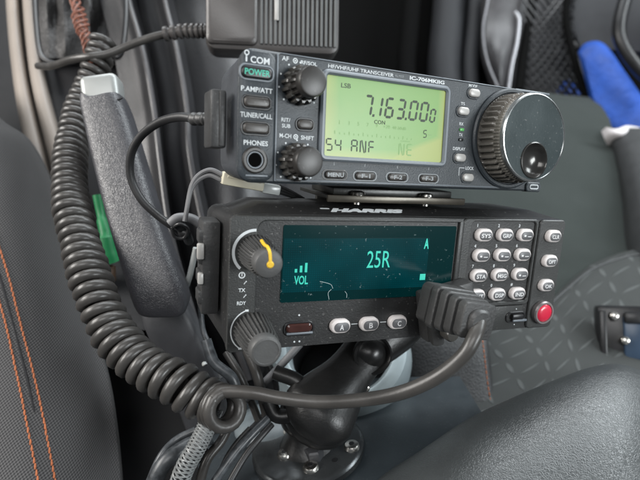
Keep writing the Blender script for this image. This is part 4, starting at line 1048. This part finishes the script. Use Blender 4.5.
bmesh.ops.transform(bm, matrix=BF, verts=bm.verts); wobj('strain_relief', bm, 'plug', cc)
for u, v, z in ((449, 333, 17),):
    q = loc(u, v, z, HA); bm = NB(); lathe(bm, [(1.6, z - 9), (1.6, z - 3), (3.2, z - 3), (3.4, z - 2), (3.4, z + 2.5), (2.8, z + 3.4), (1, z + 3.6)], q.x, q.y, 24); bmesh.ops.transform(bm, matrix=HA, verts=bm.verts); wobj('thumb_screw', bm, 'dark_knob', cc)

# ---- hand microphone
HMm = frame_at(P(272, 20, .335), cdir(.12, -.05, 1), cdir(1, -.01, 0))
hm = emp('hand_microphone', 'black hand microphone with ribbed front lying behind the upper radio', 'microphone', HMm)
bm = NB(); stack(bm, [(86, 68, 8, -22), (90, 72, 8, -18), (90, 72, 7, -5), (88, 70, 6, -1), (84, 66, 5, 0)], 1, 15); obj('body', bm, 'mic', hm)
bm = NB(); stack(bm, [(34, 66, 4, -.5), (33, 65, 4, 2.0), (30, 62, 4, 3.4)], -26.4, 15); obj('smooth_face', bm, 'mic', hm)
bm = NB()
for k in range(17): box(bm, (-7 + k * 3.1, 15, .9), (1.7, 63, 2.2), .5)
obj('ribs', bm, 'mic_rib', hm)
bm = NB(); box(bm, (3, 9, 2.0), (3.0, 20, 1.6), .8); obj('slot', bm, 'silver_btn', hm)
bm = NB(); pth = pix([(210, 31, .338), (200, 31, .338), (185, 31, .34), (165, 34, .342)], 14)
tube(bm, pth, [(.0049 if (i % 5) < 3 else .0036) for i in range(len(pth))], 14); wobj('strain_relief', bm, 'mic', hm)
bm = NB(); tube(bm, pix([(170, 33, .342), (150, 38, .344), (128, 46, .346), (108, 54, .345), (88, 57, .344), (70, 60, .352), (52, 66, .37), (38, 66, .39)], 8), .0027, 12); wobj('cord', bm, 'cord', hm)

# ---- orange wires
ow = emp('wire_bundle', 'twisted orange brown wires coming down over the black gear boot', 'wires', Matrix.Translation(P(88, 40, .35)))
for k in range(4):
    base = pix([(66, -30, .40), (74, 0, .385), (80, 20, .372), (86, 36, .36), (90, 55, .352), (94, 66, .350)], 10)
    bm = NB(); pts = []
    for i, p in enumerate(base):
        a = i * .55 + k * math.pi / 2; spr = .0032 + .0012 * math.sin(i * .3 + k)
        pts.append(p + cdir(1, 0, 0) * spr * math.cos(a) * 1.3 + cdir(0, 0, 1) * spr * math.sin(a))
    tube(bm, pts, .00095, 8); wobj('wire', bm, 'orange_wire', ow)

# ---- white connector under upper radio and wires behind
wc = emp('wire_connector', 'cream plastic wire connector lying under the left end of the upper radio', 'connector', HA @ Matrix.Translation(Vector((-77, 41, -36)) * MMX) @ Matrix.Rotation(R(-8), 4, 'Z'))
bm = NB(); box(bm, (0, 0, 0), (20, 6, 8), 1); box(bm, (0, 1.2, 4), (16, 1.2, 1), .3); obj('housing', bm, 'cream', wc)
bm = NB(); box(bm, (14, -1.2, 0), (9, 5, 7), 1); obj('collar', bm, 'clear_plastic', wc)
bm = NB()
for dy in (-1.4, 1.2): tube(bm, crv([Vector((-9, dy, 0)) * MMX, Vector((-16, dy + 1, -3)) * MMX, Vector((-22, dy - 6, -4)) * MMX, Vector((-23, dy - 22, -3)) * MMX], 8), .0011, 8)
obj('wire', bm, 'grey_cable', wc)
bm = NB()
for k in range(3): tube(bm, crv([Vector((18, -2 + k * 1.5, -1)) * MMX, Vector((26, -3 + k, -4)) * MMX, Vector((36, -4, -12)) * MMX], 6), .0010, 8)
obj('wire', bm, 'cord_dull', wc)
# stacked connectors at left side of the lower radio
lc = emp('side_connector', 'dark square connector block at the left side of the lower radio', 'connector', HA @ Matrix.Translation(Vector((-92, 4, -22)) * MMX))
bm = NB(); box(bm, (-2, 0, 0), (8, 42, 16), 1.5)
for k in range(4): box(bm, (-5.4, 14 - k * 9, 3), (4, 6, 9), .8)
obj('block', bm, 'plug', lc)
bm = NB(); box(bm, (-6.6, 8, 8), (3, 7, 3), .7); box(bm, (-6.4, -4, 8), (2.4, 5, 3), .6); obj('latch', bm, 'silver_btn', lc)
def wire(name, pts, r, m, label, cat, group=None, sub=8, n=10):
    bm = NB(); tube(bm, pix(pts, sub), r, n); return top(obj(name, bm, m, smooth=60), label, cat, group)
wire('wire', [(196, 248, .29), (190, 275, .295), (184, 300, .31), (190, 335, .315), (205, 365, .31)], .0017, 'clear_plastic', 'thin pale wire running down between brake lever and lower radio', 'wire', 'loose wires around the mount')
wire('wire', [(206, 340, .27), (214, 362, .268), (232, 378, .268), (238, 400, .27)], .0030, 'loom', 'glossy dark wire just under the lower left corner of the lower radio', 'wire', 'loose wires around the mount')
wire('wire', [(245, 345, .275), (256, 372, .272), (262, 396, .275), (268, 420, .28)], .0028, 'cord', 'black wire hanging under the ribbed channel knob', 'wire', 'loose wires around the mount')
wire('wire', [(300, 344, .285), (284, 362, .282), (262, 385, .28), (240, 404, .278)], .0022, 'grey_cable', 'grey wire slanting down left below the dark red rocker', 'wire', 'loose wires around the mount')
wire('wire', [(268, 418, .262), (252, 434, .255), (236, 452, .25), (216, 480, .245), (205, 500, .245)], .0022, 'loom', 'shiny black wire slanting to the bottom edge left of the base plate', 'wire', 'loose wires around the mount')
wire('wire', [(272, 424, .268), (258, 440, .262), (244, 458, .258), (228, 486, .252), (220, 505, .25)], .0018, 'cord_dull', 'thin dull wire beside the shiny one left of the base plate', 'wire', 'loose wires around the mount')
wire('wire', [(212, 436, .262), (188, 446, .258), (170, 458, .252), (158, 474, .25), (150, 500, .25)], .0042, 'loom', 'thick glossy tube under the coiled cord at the bottom edge', 'wire', 'loose wires around the mount')
wire('wire', [(206, 450, .268), (192, 462, .262), (180, 480, .258), (172, 505, .255)], .0034, 'cord_dull', 'dull black tube between the braided sleeve and the glossy tube', 'wire', 'loose wires around the mount')
wire('wire', [(275, 372, .265), (300, 384, .262), (300, 410, .262), (278, 416, .262), (268, 400, .264)], .0040, 'ram', 'stiff black wire bundle wrapped round the foot of the mount', 'wire', 'loose wires around the mount')
for k, (pts, r) in enumerate((([(226, 352, .283), (238, 372, .28), (250, 398, .282), (262, 430, .285)], .0022), ([(262, 352, .29), (272, 372, .288), (276, 395, .288), (262, 418, .285), (240, 440, .275)], .0018),
        ([(196, 430, .27), (176, 440, .268), (160, 458, .262), (146, 490, .26)], .0020), ([(232, 418, .27), (222, 440, .266), (206, 462, .26), (196, 500, .258)], .0026), ([(250, 428, .272), (234, 446, .268), (222, 468, .262), (214, 500, .26)], .0014),
        ([(200, 300, .30), (203, 330, .30), (212, 350, .295), (222, 378, .29)], .0016))):
    wire('wire', pts, r, ('cord', 'cord_dull', 'loom')[k % 3], ['black wire running down beside the foot of the mount, behind the straight cord', 'thin dull wire curling round left of the mount foot', 'slim glossy wire nearest the seat at the bottom edge', 'thick black wire right of the braided sleeve', 'thinnest dull wire right of the braided sleeve', 'thin glossy wire behind the side connector of the lower radio'][k], 'wire', 'loose wires around the mount')
# braided sleeve
bm = NB(); base = pix([(214, 408, .25), (206, 428, .246), (196, 448, .242), (184, 470, .24), (174, 500, .24)], 20)
rad = .0044
tube(bm, base, rad * .93, 16, 0)
for k in range(5):
    for sg in (1, -1):
        pts = []; up = None
        for i, p in enumerate(base):
            t = (base[min(i + 1, len(base) - 1)] - base[max(i - 1, 0)]).normalized(); up = t.orthogonal().normalized() if up is None else (up - t * up.dot(t)).normalized(); s_ = t.cross(up)
            a = sg * i * .42 + k * math.pi / 2.5; pts.append(p + (up * math.cos(a) + s_ * math.sin(a)) * rad)
        tube(bm, pts, .00050, 5, 1)
top(obj('braided_sleeve', bm, [M['black'], M['sleeve']]), 'silver flecked braided cable sleeve under the end loop of the coiled cord', 'cable sleeve')
